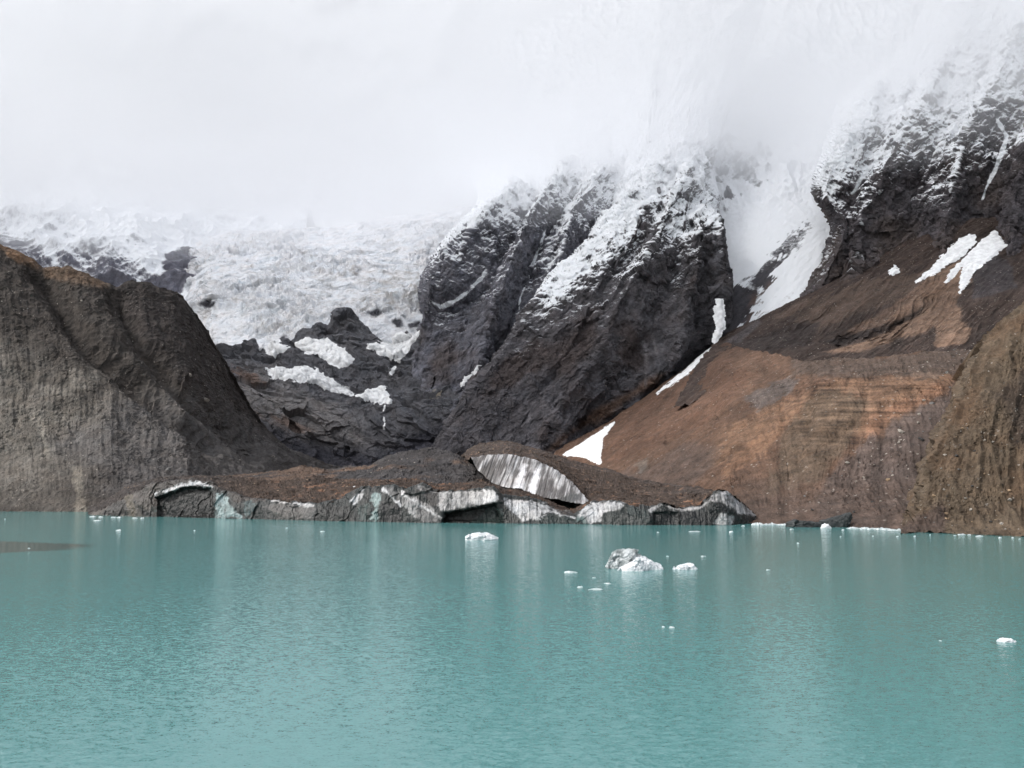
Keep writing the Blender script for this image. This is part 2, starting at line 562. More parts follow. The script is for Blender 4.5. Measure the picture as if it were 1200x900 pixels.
def icefall():
    s = Sheet([[(100, 452, 3000), (190, 440, 2600), (250, 425, 2190), (320, 418, 2190), (370, 408, 2200), (420, 400, 2230), (470, 405, 2230), (520, 408, 2230), (640, 405, 2300)],
               [(100, 372, 3200), (195, 368, 2800), (250, 362, 2460), (350, 355, 2420), (420, 350, 2420), (500, 348, 2430), (640, 340, 2500)],
               [(100, 310, 3400), (195, 309, 3000), (250, 308, 2780), (350, 305, 2780), (420, 300, 2760), (500, 295, 2760), (640, 275, 2750)],
               [(100, 262, 3700), (230, 262, 3350), (300, 264, 3300), (380, 262, 3250), (450, 257, 3200), (520, 249, 3150), (640, 212, 3050)]],
              620, [110, 120, 110], [(0, 600, 40), (0, 1500, 120)], RES)
    s.push(26 * fbm(s.P, 300, 3, 31))
    w = s.P + 14 * np.stack([fbm(s.P, 60, 3, 32), fbm(s.P, 60, 3, 33), fbm(s.P, 60, 3, 34)], -1)
    calm = (sst(.15, -.1, fbm(s.P, 260, 3, 35)) * .65 + .35) * (1 - .7 * sst(2.4, 2.95, s.v))
    ser = fbm(w, 50, 5, 36, (1, 1.1, 1.2), .6, 'b') + .9 * blocks(s.P, 38, 43, (1, 0, .1), (.7, 1, 1)) + .4 * blocks(s.P, 16, 44, (1, 0, .1), (.7, 1, 1))
    s.push((15 * ser + 7 * fbm(w, 13, 4, 37, gain=.65, mode='r')) * calm)
    px, py = s.px, s.py
    n = fbm(w, 24, 5, 38, gain=.6)
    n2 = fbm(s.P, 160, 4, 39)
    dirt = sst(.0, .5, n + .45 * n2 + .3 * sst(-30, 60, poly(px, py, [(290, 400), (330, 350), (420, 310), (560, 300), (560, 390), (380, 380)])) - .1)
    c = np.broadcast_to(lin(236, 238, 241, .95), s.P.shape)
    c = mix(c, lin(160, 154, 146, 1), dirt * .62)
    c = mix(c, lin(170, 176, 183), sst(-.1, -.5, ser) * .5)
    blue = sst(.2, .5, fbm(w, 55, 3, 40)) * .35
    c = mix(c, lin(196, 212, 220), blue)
    rock = np.zeros_like(px)
    nn = fbm(s.P, 22, 5, 41)
    for pl in ([(232, 356), (240, 351), (254, 352), (252, 360), (240, 362)], [(325, 398), (333, 392), (340, 400), (332, 404)], [(428, 366), (440, 362), (448, 367), (436, 372)],
               [(459, 375), (470, 373), (474, 383), (464, 386)], [(478, 378), (492, 376), (490, 384), (480, 385)]):
        rock = np.maximum(rock, sst(-2, 2, poly(px, py, pl) + nn * 6))
    c = mix(c, lin(70, 70, 76, K), rock)
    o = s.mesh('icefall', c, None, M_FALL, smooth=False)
    tag(o, 'broken white icefall with dirty crevasse bands spilling over dark rock', 'icefall')


icefall()


def biggest(m):
    lab = np.where(m, np.arange(1, m.size + 1).reshape(m.shape), 0)
    while True:
        p = np.pad(lab, 1)
        q = np.where(m, np.max([p[1:-1, 1:-1], p[:-2, 1:-1], p[2:, 1:-1], p[1:-1, :-2], p[1:-1, 2:]], 0), 0)
        if (q == lab).all():
            break
        lab = q
    c = np.bincount(lab.ravel())
    c[0] = 0
    return lab == c.argmax() if c.any() else m & False


def shell(s, d, name, mat, thick, lo=-1.5, hi=4., noise=None):
    """a bank of snow lying on the sheet s where d (signed distance, px) is positive"""
    d = d + fbm(s.P, 7, 3, 991) * 2.2 + fbm(s.P, 22, 3, 992) * 1.5
    thick *= .6
    h = thick * sst(lo, hi, d) - .25 * thick * sst(lo + 1, lo - 2, d) - .12
    off = s.P + s.N * h[..., None]
    if noise is not None:
        off = off + s.N * (noise * sst(lo, hi, d))[..., None]
    keep = biggest(d > lo - 1)
    if keep.sum() < 6:
        return None
    return s.mesh(name, np.full(s.P.shape, .8), None, mat, True, keep, None, off)


def rock_step():
    top = [(190, 470, 2000), (240, 425, 2060), (258, 412, 2080), (275, 412, 2085), (285, 397, 2085), (296, 397, 2090), (302, 408, 2090), (318, 412, 2090), (330, 402, 2100), (345, 412, 2100), (357, 390, 2120),
           (372, 382, 2120), (384, 383, 2120), (396, 368, 2130), (408, 366, 2130), (425, 380, 2120), (446, 396, 2110), (462, 404, 2110), (480, 392, 2110), (500, 380, 2100), (600, 360, 2150)]
    s = Sheet([[(190, 590, 1760), (280, 585, 1760), (400, 585, 1760), (500, 580, 1770), (600, 570, 1800)],
               [(190, 545, 1800), (260, 500, 1810), (320, 510, 1820), (370, 530, 1830), (420, 525, 1840), (480, 520, 1840), (600, 500, 1880)],
               [(190, 510, 1840), (260, 455, 1860), (320, 475, 1860), (380, 490, 1860), (430, 490, 1870), (480, 480, 1880), (600, 460, 1950)],
               [(190, 490, 1930), (255, 428, 1960), (300, 435, 1960), (345, 442, 1970), (400, 458, 1970), (450, 466, 1970), (500, 455, 1990), (600, 420, 2040)],
               top], 520, [60, 80, 90, 110], [(0, 60, -30), (0, 200, -120)], RES)
    st = s.P @ np.array([[.85, 0, .53], [0, 1, 0], [-.53, 0, .85]])
    r = fbm(st, 85, 5, 51, (.5, .8, 1.7), .55, 'r')
    s.push((8 * r + 18 * blocks(s.P, 75, 57, (.86, 0, -.5), (.4, 1, 1))) * sst(0, .5, s.v) + 10 * blocks(s.P, 32, 52, (.88, 0, -.46), (.4, 1, 1)) + 4.5 * blocks(s.P, 14, 55, (.86, 0, -.5), (.5, 1, 1)) + 2.5 * fbm(s.P, 10, 3, 58, gain=.65, mode='b'))
    px, py = s.px, s.py
    n, n2 = fbm(st, 26, 6, 53, (.3, 1, 2.5)), fbm(s.P, 110, 4, 54)
    c = np.broadcast_to(lin(86, 86, 90, K), s.P.shape)
    c = mix(c, lin(118, 114, 112, K), sst(-15, 20, poly(px, py, [(250, 440), (330, 440), (430, 500), (440, 530), (380, 530), (270, 480)]) + n2 * 40) * .75)
    c = mix(c, lin(52, 52, 60, K), sst(-12, 12, poly(px, py, [(300, 490), (370, 520), (440, 525), (520, 500), (520, 580), (300, 580)]) + n2 * 25) * .9)
    c = mix(c, lin(98, 74, 60, K), sst(-3, 5, poly(px, py, [(262, 425), (300, 440), (318, 452), (290, 450)]) + n * 14) * .7)
    c = mix(c, lin(100, 76, 62, K), sst(-3, 5, poly(px, py, [(290, 480), (340, 490), (375, 505), (340, 505)]) + n * 14) * .6)
    c = c * (1 + .7 * n)[..., None]
    ice = sst(-2, 4, poly(px, py, [(440, 360), (470, 375), (494, 375), (492, 398), (470, 425), (430, 405), (448, 398), (440, 388)]) + n * 7)
    tag(s.mesh('rock_step', c, None, M_ROCK, smooth=False), 'dark grey slabby rock step beneath the icefall', kind='structure')
    nz = 2.2 * fbm(s.P, 18, 4, 55)
    wob = fbm(s.P, 20, 4, 56) * 6
    for pl, lb in (([(302, 400), (325, 398), (338, 408), (336, 412), (318, 416), (304, 408)], 'short white snow bank on the grey slab just under the icefall edge'),
                   ([(345, 404), (358, 396), (385, 398), (398, 406), (416, 418), (416, 426), (398, 430), (372, 416), (362, 414)], 'broad white snow apron below the middle of the icefall'),
                   ([(311, 432), (330, 431), (338, 434), (356, 428), (372, 434), (392, 446), (416, 464), (404, 464), (372, 450), (345, 446), (318, 443)], 'long wavy white snow bank slanting down the grey slabs'),
                   ([(417, 464), (432, 455), (450, 452), (455, 462), (460, 474), (440, 472)], 'white snow wedge on the ledge above the thin waterfall'),
                   ([(425, 372), (445, 370), (458, 386), (474, 390), (494, 385), (486, 400), (478, 412), (468, 424), (448, 416), (430, 408), (434, 401), (450, 402), (448, 394), (430, 380)], 'ragged snow bank with dark rock islands beside the buttress'),
                   ([(457, 436), (463, 428), (464, 432), (459, 441)], 'small snow sliver in the notch beside the buttress')):
        d = poly(px, py, pl) + wob
        o = shell(s, d, 'snow_patch', M_SNOW, 5, -1, 3.5, nz)
        if o:
            tag(o, lb, 'snow patch', 'snow banks on the rock step')
    d = 1.3 - line(px, py, [(451, 474), (449, 486), (451, 495), (450, 502)]) + wob * .2
    o = shell(s, d, 'waterfall', M_SNOW, 1.2, .2, 1.4)
    if o:
        tag(o, 'thin white waterfall dropping from the snow wedge', 'waterfall')


rock_step()

ROCK = lin(66, 66, 72, K)


def dusted(s, level, n, k_up=.9, k_n=.9):
    """fresh snow lies on the flatter rock"""
    return level + k_up * (.55 * s.N[..., 2] + .45 * s.N0[..., 2] - .55) + k_n * n


def ribs():
    s = Sheet([[(420, 585, 1800), (500, 575, 1800), (560, 565, 1830), (640, 545, 1900), (700, 480, 2000), (790, 400, 2100)],
               [(440, 490, 2150), (456, 487, 1960), (500, 470, 1930), (560, 460, 1960), (620, 430, 2050), (700, 380, 2120), (790, 300, 2200)],
               [(489, 385, 2400), (500, 375, 2060), (540, 370, 2040), (580, 370, 2040), (620, 355, 2070), (680, 310, 2150), (790, 260, 2300)],
               [(488, 345, 2450), (499, 345, 2110), (530, 330, 2070), (580, 320, 2080), (620, 305, 2110), (680, 275, 2200), (790, 230, 2350)],
               [(500, 310, 2500), (512, 310, 2170), (545, 295, 2130), (585, 280, 2150), (630, 265, 2180), (680, 245, 2260), (790, 210, 2400)],
               [(530, 268, 2550), (546, 268, 2280), (570, 257, 2240), (600, 249, 2250), (640, 236, 2280), (690, 215, 2350), (790, 180, 2500)],
               [(560, 232, 2800), (600, 213, 2650), (650, 190, 2600), (720, 150, 2650), (800, 110, 2750)],
               [(540, 190, 3300), (620, 120, 3300), (700, 60, 3250), (830, -60, 3250)]], 430, [70, 80, 55, 60, 55, 90, 50], [], RES)
    relief(s, [[(498, 385), (520, 330), (545, 285), (575, 258), (610, 222)], [(520, 520), (560, 430), (578, 370), (596, 318), (614, 280), (640, 235), (670, 195)], [(636, 370), (648, 320), (657, 285), (674, 250), (705, 205)]],
           [[(480, 372), (505, 362), (535, 352), (560, 335), (577, 312), (590, 285), (605, 255), (628, 222)], [(555, 520), (585, 460), (600, 400), (608, 360), (618, 330), (630, 290), (646, 255), (672, 215)], [(580, 470), (600, 440), (640, 375), (690, 305), (735, 240), (760, 200)]], 85)
    s.N0 = s.N.copy()
    st = s.P @ np.array([[.75, 0, -.66], [0, 1, 0], [.66, 0, .75]])
    ed = sst(0, .07, s.u)
    s.push(ed * (4 * facet(s.P, (.85, 0, -.5), 60, 61, 1.6) + 7 * blocks(s.P, 80, 62, (.5, 0, .85), (.5, 1, 1)) + 10 * fbm(st, 60, 4, 68, (1.3, 1, .5), .5, 'r')))
    s.push(5 * blocks(s.P, 34, 60, (.5, 0, .85), (.5, 1, 1)) + 3.4 * blocks(s.P, 15, 59, (.4, 0, .9), (.6, 1, 1)) + 3 * fbm(s.P, 10, 3, 69, gain=.65, mode='b'))
    px, py = s.px, s.py
    n, n2, n3 = fbm(st, 15, 6, 63, (.5, 1, 1.6)), fbm(s.P, 110, 4, 64), fbm(st, 60, 5, 65, (.45, 1, 2))
    c = np.broadcast_to(lin(88, 88, 95, 1.3), s.P.shape)  # paler bluish rock tone: haze in front of the ribs put into the colour
    c = mix(c, lin(78, 68, 64, K), sst(-.1, .4, n2) * sst(330, 430, py) * .8)
    c = mix(c, lin(52, 52, 58, K), sst(440, 520, py) * .8)
    c = mix(c, lin(122, 112, 92, K), sst(-2, 4, poly(px, py, [(495, 468), (515, 455), (518, 462), (500, 474)]) + n * 8) * .7)
    c = c * np.clip(1 + 1.0 * n, .25, 2.2)[..., None]
    snowline = np.interp(px, [480, 520, 560, 620, 660, 720], [285, 278, 262, 250, 255, 262])
    lev = np.interp(py - snowline, [-90, -45, -10, 25, 75, 140], [1.25, 1.05, .8, .58, .32, -.05])
    snow = dusted(s, lev, n, 1.1, .22) + .5 * n3
    snow = np.maximum(snow, 1.2 * sst(1.5, -2.5, line(px, py, [(508, 357), (518, 360), (533, 352), (550, 340), (562, 328), (570, 318)]) - 2.6 + n * 5))
    snow = np.maximum(snow, .95 * sst(2, -2, line(px, py, [(607, 372), (610, 348), (620, 325), (630, 295), (642, 262)]) - .5 + n3 * 5))
    snow = np.where(py > 400, snow - .5, snow)
    snow = snow - .35 * sst(16, 4, line(px, py, [(590, 440), (640, 375), (690, 305)]))
    tag(s.mesh('rock_buttress', c, snow, M_ROCK, smooth=False), 'ribbed dark rock buttress dusted with snow beside the icefall', kind='structure')
    d = 2.2 - line(px, py, [(562, 427), (555, 437), (546, 444), (541, 452)]) + fbm(s.P, 12, 4, 66) * 3
    o = shell(s, d, 'snow_patch', M_SNOW, 2, .2, 1.8)
    if o:
        tag(o, 'narrow broken snow streak in the dark chasm above the waterfall', 'snow patch')
    d = 1.4 - line(px, py, [(531, 470), (530, 485), (528, 500), (527, 516)]) + fbm(s.P, 12, 4, 67) * 2
    o = shell(s, d, 'waterfall', M_SNOW, 1.2, .2, 1.4)
    if o:
        tag(o, 'faint thin waterfall running down the chasm between two rock walls', 'waterfall')


ribs()


def main_face():
    s = Sheet([[(480, 600, 1690), (560, 590, 1650), (640, 575, 1650), (720, 560, 1700)],
               [(507, 527, 1900), (525, 524, 1760), (600, 515, 1720), (650, 515, 1740), (700, 500, 1800), (745, 485, 1880)],
               [(532, 482, 1980), (546, 479, 1820), (620, 465, 1780), (700, 460, 1800), (770, 452, 1880), (805, 445, 1990)],
               [(582, 412, 2060), (598, 409, 1900), (660, 400, 1840), (740, 400, 1850), (810, 400, 1910), (845, 392, 1960), (862, 390, 2100)],
               [(636, 338, 2160), (650, 335, 2010), (700, 325, 1930), (760, 325, 1920), (820, 330, 1950), (847, 330, 2000), (860, 330, 2150)],
               [(685, 286, 2260), (700, 281, 2100), (740, 265, 2030), (790, 270, 2000), (826, 264, 2010), (838, 268, 2050), (846, 276, 2200)],
               [(712, 243, 2350), (732, 242, 2180), (770, 225, 2140), (805, 220, 2150), (832, 225, 2230), (843, 230, 2400)],
               [(720, 190, 2500), (760, 180, 2330), (800, 170, 2320), (826, 165, 2380), (842, 170, 2550)],
               [(700, 60, 2900), (780, -60, 2850), (840, -60, 2850), (920, -60, 2950)]], 430, [60, 65, 85, 85, 70, 55, 60, 60], [], RES)
    relief(s, [[(515, 530), (545, 482), (600, 408), (650, 335), (700, 280), (740, 236), (785, 180)], [(834, 258), (842, 330), (842, 390)], [(630, 520), (700, 415), (745, 330), (778, 270), (800, 215), (815, 170)], [(735, 480), (790, 400), (812, 330), (818, 280)]],
           [[(585, 520), (650, 430), (700, 350), (752, 275), (765, 240), (790, 205)], [(690, 500), (760, 400), (790, 330), (800, 285), (812, 240)], [(800, 440), (824, 400), (830, 330), (827, 275)]], 48)
    s.N0 = s.N.copy()
    s.push(14 * np.exp(-(line(s.px, s.py, [(832, 268), (838, 300), (842, 340)]) / 9) ** 2))
    st = s.P @ np.array([[.78, 0, .62], [0, 1, 0], [-.62, 0, .78]])
    ed = sst(0, .05, s.u) * sst(1, .93, s.u)
    e2 = .25 + .75 * sst(1, .94, s.u)
    s.push(ed * (6 * facet(s.P, (.72, 0, -.7), 80, 71, 1.6) + 10 * blocks(s.P, 100, 72, (.72, 0, .7), (.45, 1, 1)) + 10 * fbm(st, 70, 4, 78, (.5, 1, 1.2), .5, 'r')))
    s.push(e2 * (6 * blocks(s.P, 38, 70, (.72, 0, .7), (.45, 1, 1)) + 3.6 * blocks(s.P, 16, 69, (.75, 0, .6), (.45, 1, 1)) + 3 * fbm(s.P, 10, 3, 79, gain=.65, mode='b')))
    px, py = s.px, s.py
    n, n2, n3 = fbm(st, 15, 6, 73, (1.9, 1, .45)), fbm(s.P, 130, 4, 74), fbm(st, 80, 5, 75, (1.8, 1, .4))
    c = np.broadcast_to(lin(70, 68, 71, 1.35), s.P.shape)
    c = mix(c, lin(68, 59, 57, K), sst(-.05, .3, n2 + .35 * sst(-20, 20, poly(px, py, [(600, 400), (700, 360), (840, 380), (760, 440), (640, 430), (560, 470)])) - .15) * .85)
    c = mix(c, lin(98, 76, 62, K), sst(-3, 6, poly(px, py, [(640, 530), (690, 498), (770, 455), (790, 430), (760, 440), (690, 485)]) + n2 * 12) * .85)
    for ln in ([(752, 375), (751, 388)], [(754, 400), (758, 420), (756, 450)], [(765, 395), (770, 415)]):
        c = mix(c, lin(120, 116, 118, K), sst(3.5, 0, line(px, py, ln) + n * 3) * .6)
    c = c * np.clip(1 + 1.0 * n, .25, 2.2)[..., None]
    snowline = np.interp(px, [600, 650, 690, 730, 760, 790, 830, 850], [330, 322, 292, 278, 262, 290, 262, 250])
    lev = np.interp(py - snowline, [-100, -50, -10, 20, 60, 110], [1.3, 1.1, .8, .54, .22, -.1])
    dark = sst(-3, 6, poly(px, py, [(748, 245), (760, 235), (772, 262), (775, 290), (760, 300), (750, 275)]) + n * 10)
    dark = np.maximum(dark, sst(-2, 3, poly(px, py, [(824, 268), (834, 262), (846, 330), (850, 385), (828, 385), (826, 310)]) + n * 6))
    dark = np.maximum(dark, .6 * sst(-6, 6, poly(px, py, [(768, 215), (812, 195), (822, 235), (800, 255), (775, 258)]) + n * 18))
    snow = dusted(s, lev, n, 1.1, .22) + .5 * n3 - .42 * dark + .22 * sst(18, 2, line(px, py, [(640, 345), (690, 292), (740, 238)]))
    tag(s.mesh('rock_face', c, snow, M_ROCK, smooth=False), 'big dark rock face with snow dusted upper ledges', kind='structure')


main_face()


def snow_basin():
    s = Sheet([[(730, 450, 1990), (830, 402, 1990), (870, 397, 1985), (930, 375, 1990), (1000, 340, 2040), (1090, 310, 2150)],
               [(730, 330, 2250), (840, 330, 2150), (900, 310, 2140), (960, 290, 2150), (1090, 260, 2250)],
               [(730, 240, 2550), (850, 240, 2450), (920, 230, 2430), (1090, 210, 2450)],
               [(700, 140, 3000), (900, 110, 2900), (1090, 90, 2900)],
               [(560, 60, 3500), (900, -80, 3300), (1090, -100, 3300)]], 380, [90, 110, 120, 160], [], RES)
    st = s.P @ np.array([[.78, 0, .62], [0, 1, 0], [-.62, 0, .78]])
    up = sst(260, 200, s.py)
    s.push(8 * fbm(s.P, 200, 4, 81) + (3 + 30 * up) * fbm(s.P, 110, 5, 82, (1.6, 1, .7), .55, 'r') + 3.0 * fbm(st, 22, 4, 86, (2, 1, .22)))
    px, py = s.px, s.py
    n, n3 = fbm(st, 24, 6, 83, (2.6, 1, .2)), fbm(s.P, 60, 5, 84, (2, 1, .5))
    lev = np.full_like(px, 1.25)
    lev -= .75 * sst(-6, 8, poly(px, py, [(868, 330), (905, 290), (945, 258), (950, 266), (925, 300), (905, 325), (890, 360), (862, 395), (846, 400), (850, 345), (858, 336)]) + n * 26) * (1 - .35 * sst(345, 280, py))
    lev -= .4 * sst(-6, 10, poly(px, py, [(880, 330), (915, 285), (958, 250), (972, 262), (940, 292), (912, 320), (896, 345)]) + n * 30)
    lev -= 1.1 * sst(-3, 4, poly(px, py, [(848, 352), (860, 334), (886, 342), (880, 365), (850, 400), (843, 400)]) + n * 8)
    lev -= .75 * sst(-12, 10, poly(px, py, [(840, 175), (900, 175), (890, 215), (850, 228)]) + n3 * 50)
    lev -= .6 * sst(-12, 10, poly(px, py, [(790, 160), (850, 150), (850, 250), (800, 240)]) + n3 * 50)
    snow = lev + .35 * n + .3 * (s.N[..., 2] - .6) * up
    snow = snow - .55 * sst(-5, 5, poly(px, py, [(858, 398), (888, 362), (930, 325), (962, 292), (974, 296), (935, 345), (898, 390)]) + n * 14)
    # the long snow tongues
    snow = np.maximum(snow, 1.2 * sst(2, -2, line(px, py, [(985, 285), (958, 305), (934, 330), (908, 354), (886, 372)]) - np.interp(py, [290, 330, 370], [9, 6, 1.5]) + n * 5))
    snow = np.maximum(snow, 1.2 * sst(2, -2, line(px, py, [(852, 300), (850, 325), (847, 345)]) - np.interp(py, [300, 345], [9, 2]) + n * 3))
    brown = sst(-10, 8, poly(px, py, [(880, 380), (885, 350), (960, 300), (975, 320), (900, 400)]) + n * 10)
    c = np.broadcast_to(lin(70, 68, 72, K), s.P.shape)
    c = mix(c, lin(100, 78, 66, K), brown) * (1 + .5 * n)[..., None]
    snow = np.where(py > 402, 0, snow)
    tag(s.mesh('snowfield', c, snow, M_SNOWROCK), 'steep white snowfield between the rock face and the mountain', kind='structure')


snow_basin()


def right_mountain():
    s = Sheet([[(915, 395, 1870), (985, 350, 1870), (1060, 335, 1800), (1130, 325, 1750), (1200, 315, 1700), (1420, 290, 1600)],
               [(962, 302, 2100), (974, 300, 1960), (1020, 295, 1930), (1080, 280, 1900), (1130, 275, 1850), (1200, 280, 1780), (1420, 240, 1680)],
               [(972, 262, 2150), (984, 260, 1990), (1030, 245, 1960), (1080, 240, 1920), (1140, 240, 1870), (1200, 235, 1820), (1420, 200, 1720)],
               [(950, 220, 2250), (962, 216, 2050), (1000, 200, 2000), (1060, 190, 1960), (1130, 190, 1920), (1200, 180, 1850), (1420, 150, 1760)],
               [(966, 170, 2350), (984, 168, 2140), (1020, 150, 2080), (1080, 140, 2040), (1140, 130, 1980), (1200, 120, 1920), (1420, 90, 1820)],
               [(985, 120, 2450), (1010, 115, 2260), (1060, 90, 2180), (1110, 75, 2120), (1150, 60, 2060), (1200, 55, 2010), (1420, 30, 1900)],
               [(1060, 50, 2500), (1100, 35, 2360), (1140, 5, 2230), (1180, -15, 2160), (1420, -60, 2050)],
               [(1100, -30, 2700), (1200, -80, 2400), (1420, -140, 2250)]], 540, [60, 55, 60, 65, 65, 60, 40], [], RES)
    relief(s, [[(965, 250), (975, 210), (1000, 160), (1040, 100)], [(1000, 340), (1012, 260), (1045, 190), (1085, 115), (1130, 50), (1150, 0)], [(1105, 310), (1118, 225), (1140, 150), (1180, 80), (1205, 20)], [(1185, 310), (1190, 240), (1205, 180), (1240, 100), (1270, 30)], [(1290, 280), (1310, 180), (1350, 80)]],
           [[(985, 320), (992, 250), (1010, 200), (1040, 140), (1070, 80)], [(1060, 330), (1066, 240), (1096, 165), (1135, 90), (1165, 30)], [(1145, 300), (1153, 235), (1170, 190), (1182, 160), (1200, 110), (1230, 40)], [(1240, 300), (1250, 220), (1280, 130), (1310, 40)]], 62)
    s.N0 = s.N.copy()
    st = s.P @ np.array([[.72, 0, .69], [0, 1, 0], [-.69, 0, .72]])
    ed = sst(0, .08, s.u)
    s.push(ed * (9 * facet(s.P, (.8, 0, -.6), 115, 91, 1.6) + 13 * blocks(s.P, 100, 92, (.6, 0, .8), (.5, 1, 1)) + 10 * fbm(st, 70, 4, 98, (.6, 1, 1.2), .5, 'r')))
    s.push(7 * blocks(s.P, 38, 90, (.6, 0, .8), (.6, 1, 1)) + 5.5 * blocks(s.P, 16, 89, (.7, 0, .6), (.6, 1, 1)) + 3 * fbm(s.P, 10, 3, 99, gain=.65, mode='b'))
    px, py = s.px, s.py
    n, n2, n3 = fbm(st, 16, 6, 93, (1.8, 1, .5)), fbm(s.P, 120, 4, 94), fbm(st, 90, 5, 95, (1.8, 1, .45))
    c = np.broadcast_to(lin(70, 66, 69, 1.2), s.P.shape)
    c = mix(c, lin(80, 70, 66, K), sst(-.05, .35, n2 + .25 * sst(240, 300, py)) * .8)
    c = c * np.clip(1 + 1.0 * n, .25, 2.2)[..., None]
    snowline = np.interp(px, [940, 985, 1030, 1060, 1100, 1150, 1200, 1300], [250, 252, 212, 200, 190, 178, 155, 160])
    lev = np.interp(py - snowline, [-150, -80, -20, 20, 70, 110], [1.25, 1.05, .76, .5, .2, -.1])
    snow = dusted(s, lev, n, 1.1, .22) + .5 * n3
    snow = snow + .22 * sst(1040, 965, px) * sst(290, 230, py)
    snow = np.maximum(snow, 1.1 * sst(1.5, -2, line(px, py, [(1168, 140), (1180, 160), (1170, 190), (1155, 222), (1150, 238)]) - np.interp(py, [140, 190, 238], [2, 3, .5]) + n * 4))
    snow = np.maximum(snow, .9 * sst(4, -4, line(px, py, [(1000, 225), (1012, 205), (1025, 190)]) - 3 + n * 8))
    tag(s.mesh('mountain', c, snow, M_ROCK, smooth=False), 'tall dark craggy mountain streaked with snow and rising into cloud', kind='structure')


right_mountain()


def upper_slope():
    s = Sheet([[(790, 480, 1380), (900, 450, 1300), (960, 445, 1240), (1100, 445, 1200), (1250, 430, 1180), (1420, 420, 1150)],
               [(822, 422, 1750), (900, 407, 1600), (960, 397, 1550), (1100, 372, 1500), (1250, 340, 1450), (1420, 320, 1400)],
               [(845, 397, 1955), (880, 380, 1930), (930, 358, 1900), (985, 330, 1880), (1060, 312, 1830), (1130, 297, 1790), (1250, 290, 1720), (1420, 270, 1600)],
               [(872, 388, 2080), (940, 362, 2050), (985, 325, 1990), (1060, 285, 1950), (1130, 256, 1900), (1160, 258, 1870), (1250, 250, 1800), (1420, 230, 1700)]],
              600, [100, 110, 60], [(0, 150, 20)], RES)
    warp = fbm(s.P, 200, 3, 101) * .04
    U = np.stack([(s.u + warp) * 40 - s.v * 5, s.v * 1.6, s.v * 0], -1)
    s.push(7 * fbm(U, 1, 4, 102, mode='r') + 10 * fbm(s.P, 150, 4, 103) + 2 * fbm(s.P, 14, 4, 104))
    for ln, d in (([(985, 400), (1040, 385), (1090, 350)], 10), ([(850, 400), (930, 385), (1010, 345)], 6)):
        s.push(-d * np.exp(-line(s.px, s.py, ln) / 7))
    px, py = s.px, s.py
    X_, Z_ = s.P[..., 0], s.P[..., 2]
    stk = fbm(np.stack([(X_ * .55 - Z_ * .83) + 6 * fbm(s.P, 60, 3, 109), (X_ * .83 + Z_ * .55) * .06, s.P[..., 1] * .02], -1), 16, 5, 110, gain=.62)
    s.push(2.5 * stk)
    n, n2 = stk, .5 * fbm(s.P, 60, 5, 106) + .6 * stk
    c = np.broadcast_to(lin(74, 58, 50, K), s.P.shape)
    c = mix(c, lin(94, 74, 60, K), sst(-8 * .4, 10 * .4, poly(px, py, [(905, 370), (990, 335), (1080, 315), (1130, 300), (1120, 320), (1040, 355), (960, 385)]) + n2 * 22) * .8)
    c = mix(c, lin(134, 102, 78, K), sst(-5 * .4, 6 * .4, poly(px, py, [(965, 412), (1020, 395), (1070, 352), (1090, 325), (1108, 312), (1130, 305), (1140, 330), (1122, 350), (1125, 375), (1140, 385), (1132, 402), (1096, 404), (1095, 385), (1075, 392), (1010, 414)]) + n2 * 16) * .9)
    c = mix(c, lin(118, 90, 70, K), sst(-4 * .4, 5 * .4, poly(px, py, [(985, 388), (1040, 362), (1095, 325), (1070, 352), (1030, 380), (1000, 392)]) + n2 * 10) * .8)
    c = mix(c, lin(50, 42, 40, K), sst(-4 * .4, 4 * .4, poly(px, py, [(960, 400), (1030, 385), (1085, 358), (1080, 368), (1040, 390), (985, 408)]) + n2 * 8) * .85)
    c = mix(c, lin(56, 47, 44, K), sst(-6 * .4, 6 * .4, poly(px, py, [(850, 405), (920, 380), (960, 378), (950, 405), (890, 415)]) + n2 * 14) * .8)
    c = mix(c, lin(66, 62, 66, K), sst(-5 * .4, 5 * .4, poly(px, py, [(1140, 305), (1180, 300), (1190, 335), (1140, 350)]) + n2 * 16) * .7)
    c = mix(c, lin(92, 88, 92, K), sst(-4 * .4, 4 * .4, poly(px, py, [(846, 402), (870, 385), (890, 372), (893, 378), (868, 402)]) + n2 * 9) * .6)
    c = c * (1 + .7 * n + .35 * n2)[..., None]
    c = .8 * mix(c, np.repeat(c.mean(-1, keepdims=True), 3, -1), np.full(px.shape, .22))
    tag(s.mesh('hillside', c, None, M_SCREE, smooth=False), 'dark brown upper hillside with tan gully fans below the mountain', kind='structure')
    nz = 1.2 * fbm(s.P, 16, 4, 107)
    wob = fbm(s.P, 14, 4, 108) * 3.5
    wob = wob + .9
    for pl, lb in (([(1074, 331), (1090, 316), (1112, 293), (1125, 281), (1142, 275), (1144, 283), (1130, 297), (1112, 308), (1092, 322)], 'narrow white snow strip slanting beside the larger snow patch'),
                   ([(1125, 342), (1128, 318), (1133, 300), (1146, 287), (1166, 271), (1180, 288), (1160, 303), (1142, 316), (1132, 334)], 'large white forked snow patch high on the brown hillside'),
                   ([(1109, 331), (1116, 316), (1130, 304), (1127, 312), (1116, 326)], 'thin snow finger between the strip and the large snow patch'),
                   ([(1042, 319), (1048, 312), (1053, 319), (1047, 321)], 'tiny white snow dot under the dark crag')):
        o = shell(s, poly(px, py, pl) + wob, 'snow_patch', M_SNOW, 3, -1, 2.5, nz)
        if o:
            tag(o, lb, 'snow patch', 'snow patches on the brown hillside')
    return s


US = upper_slope()


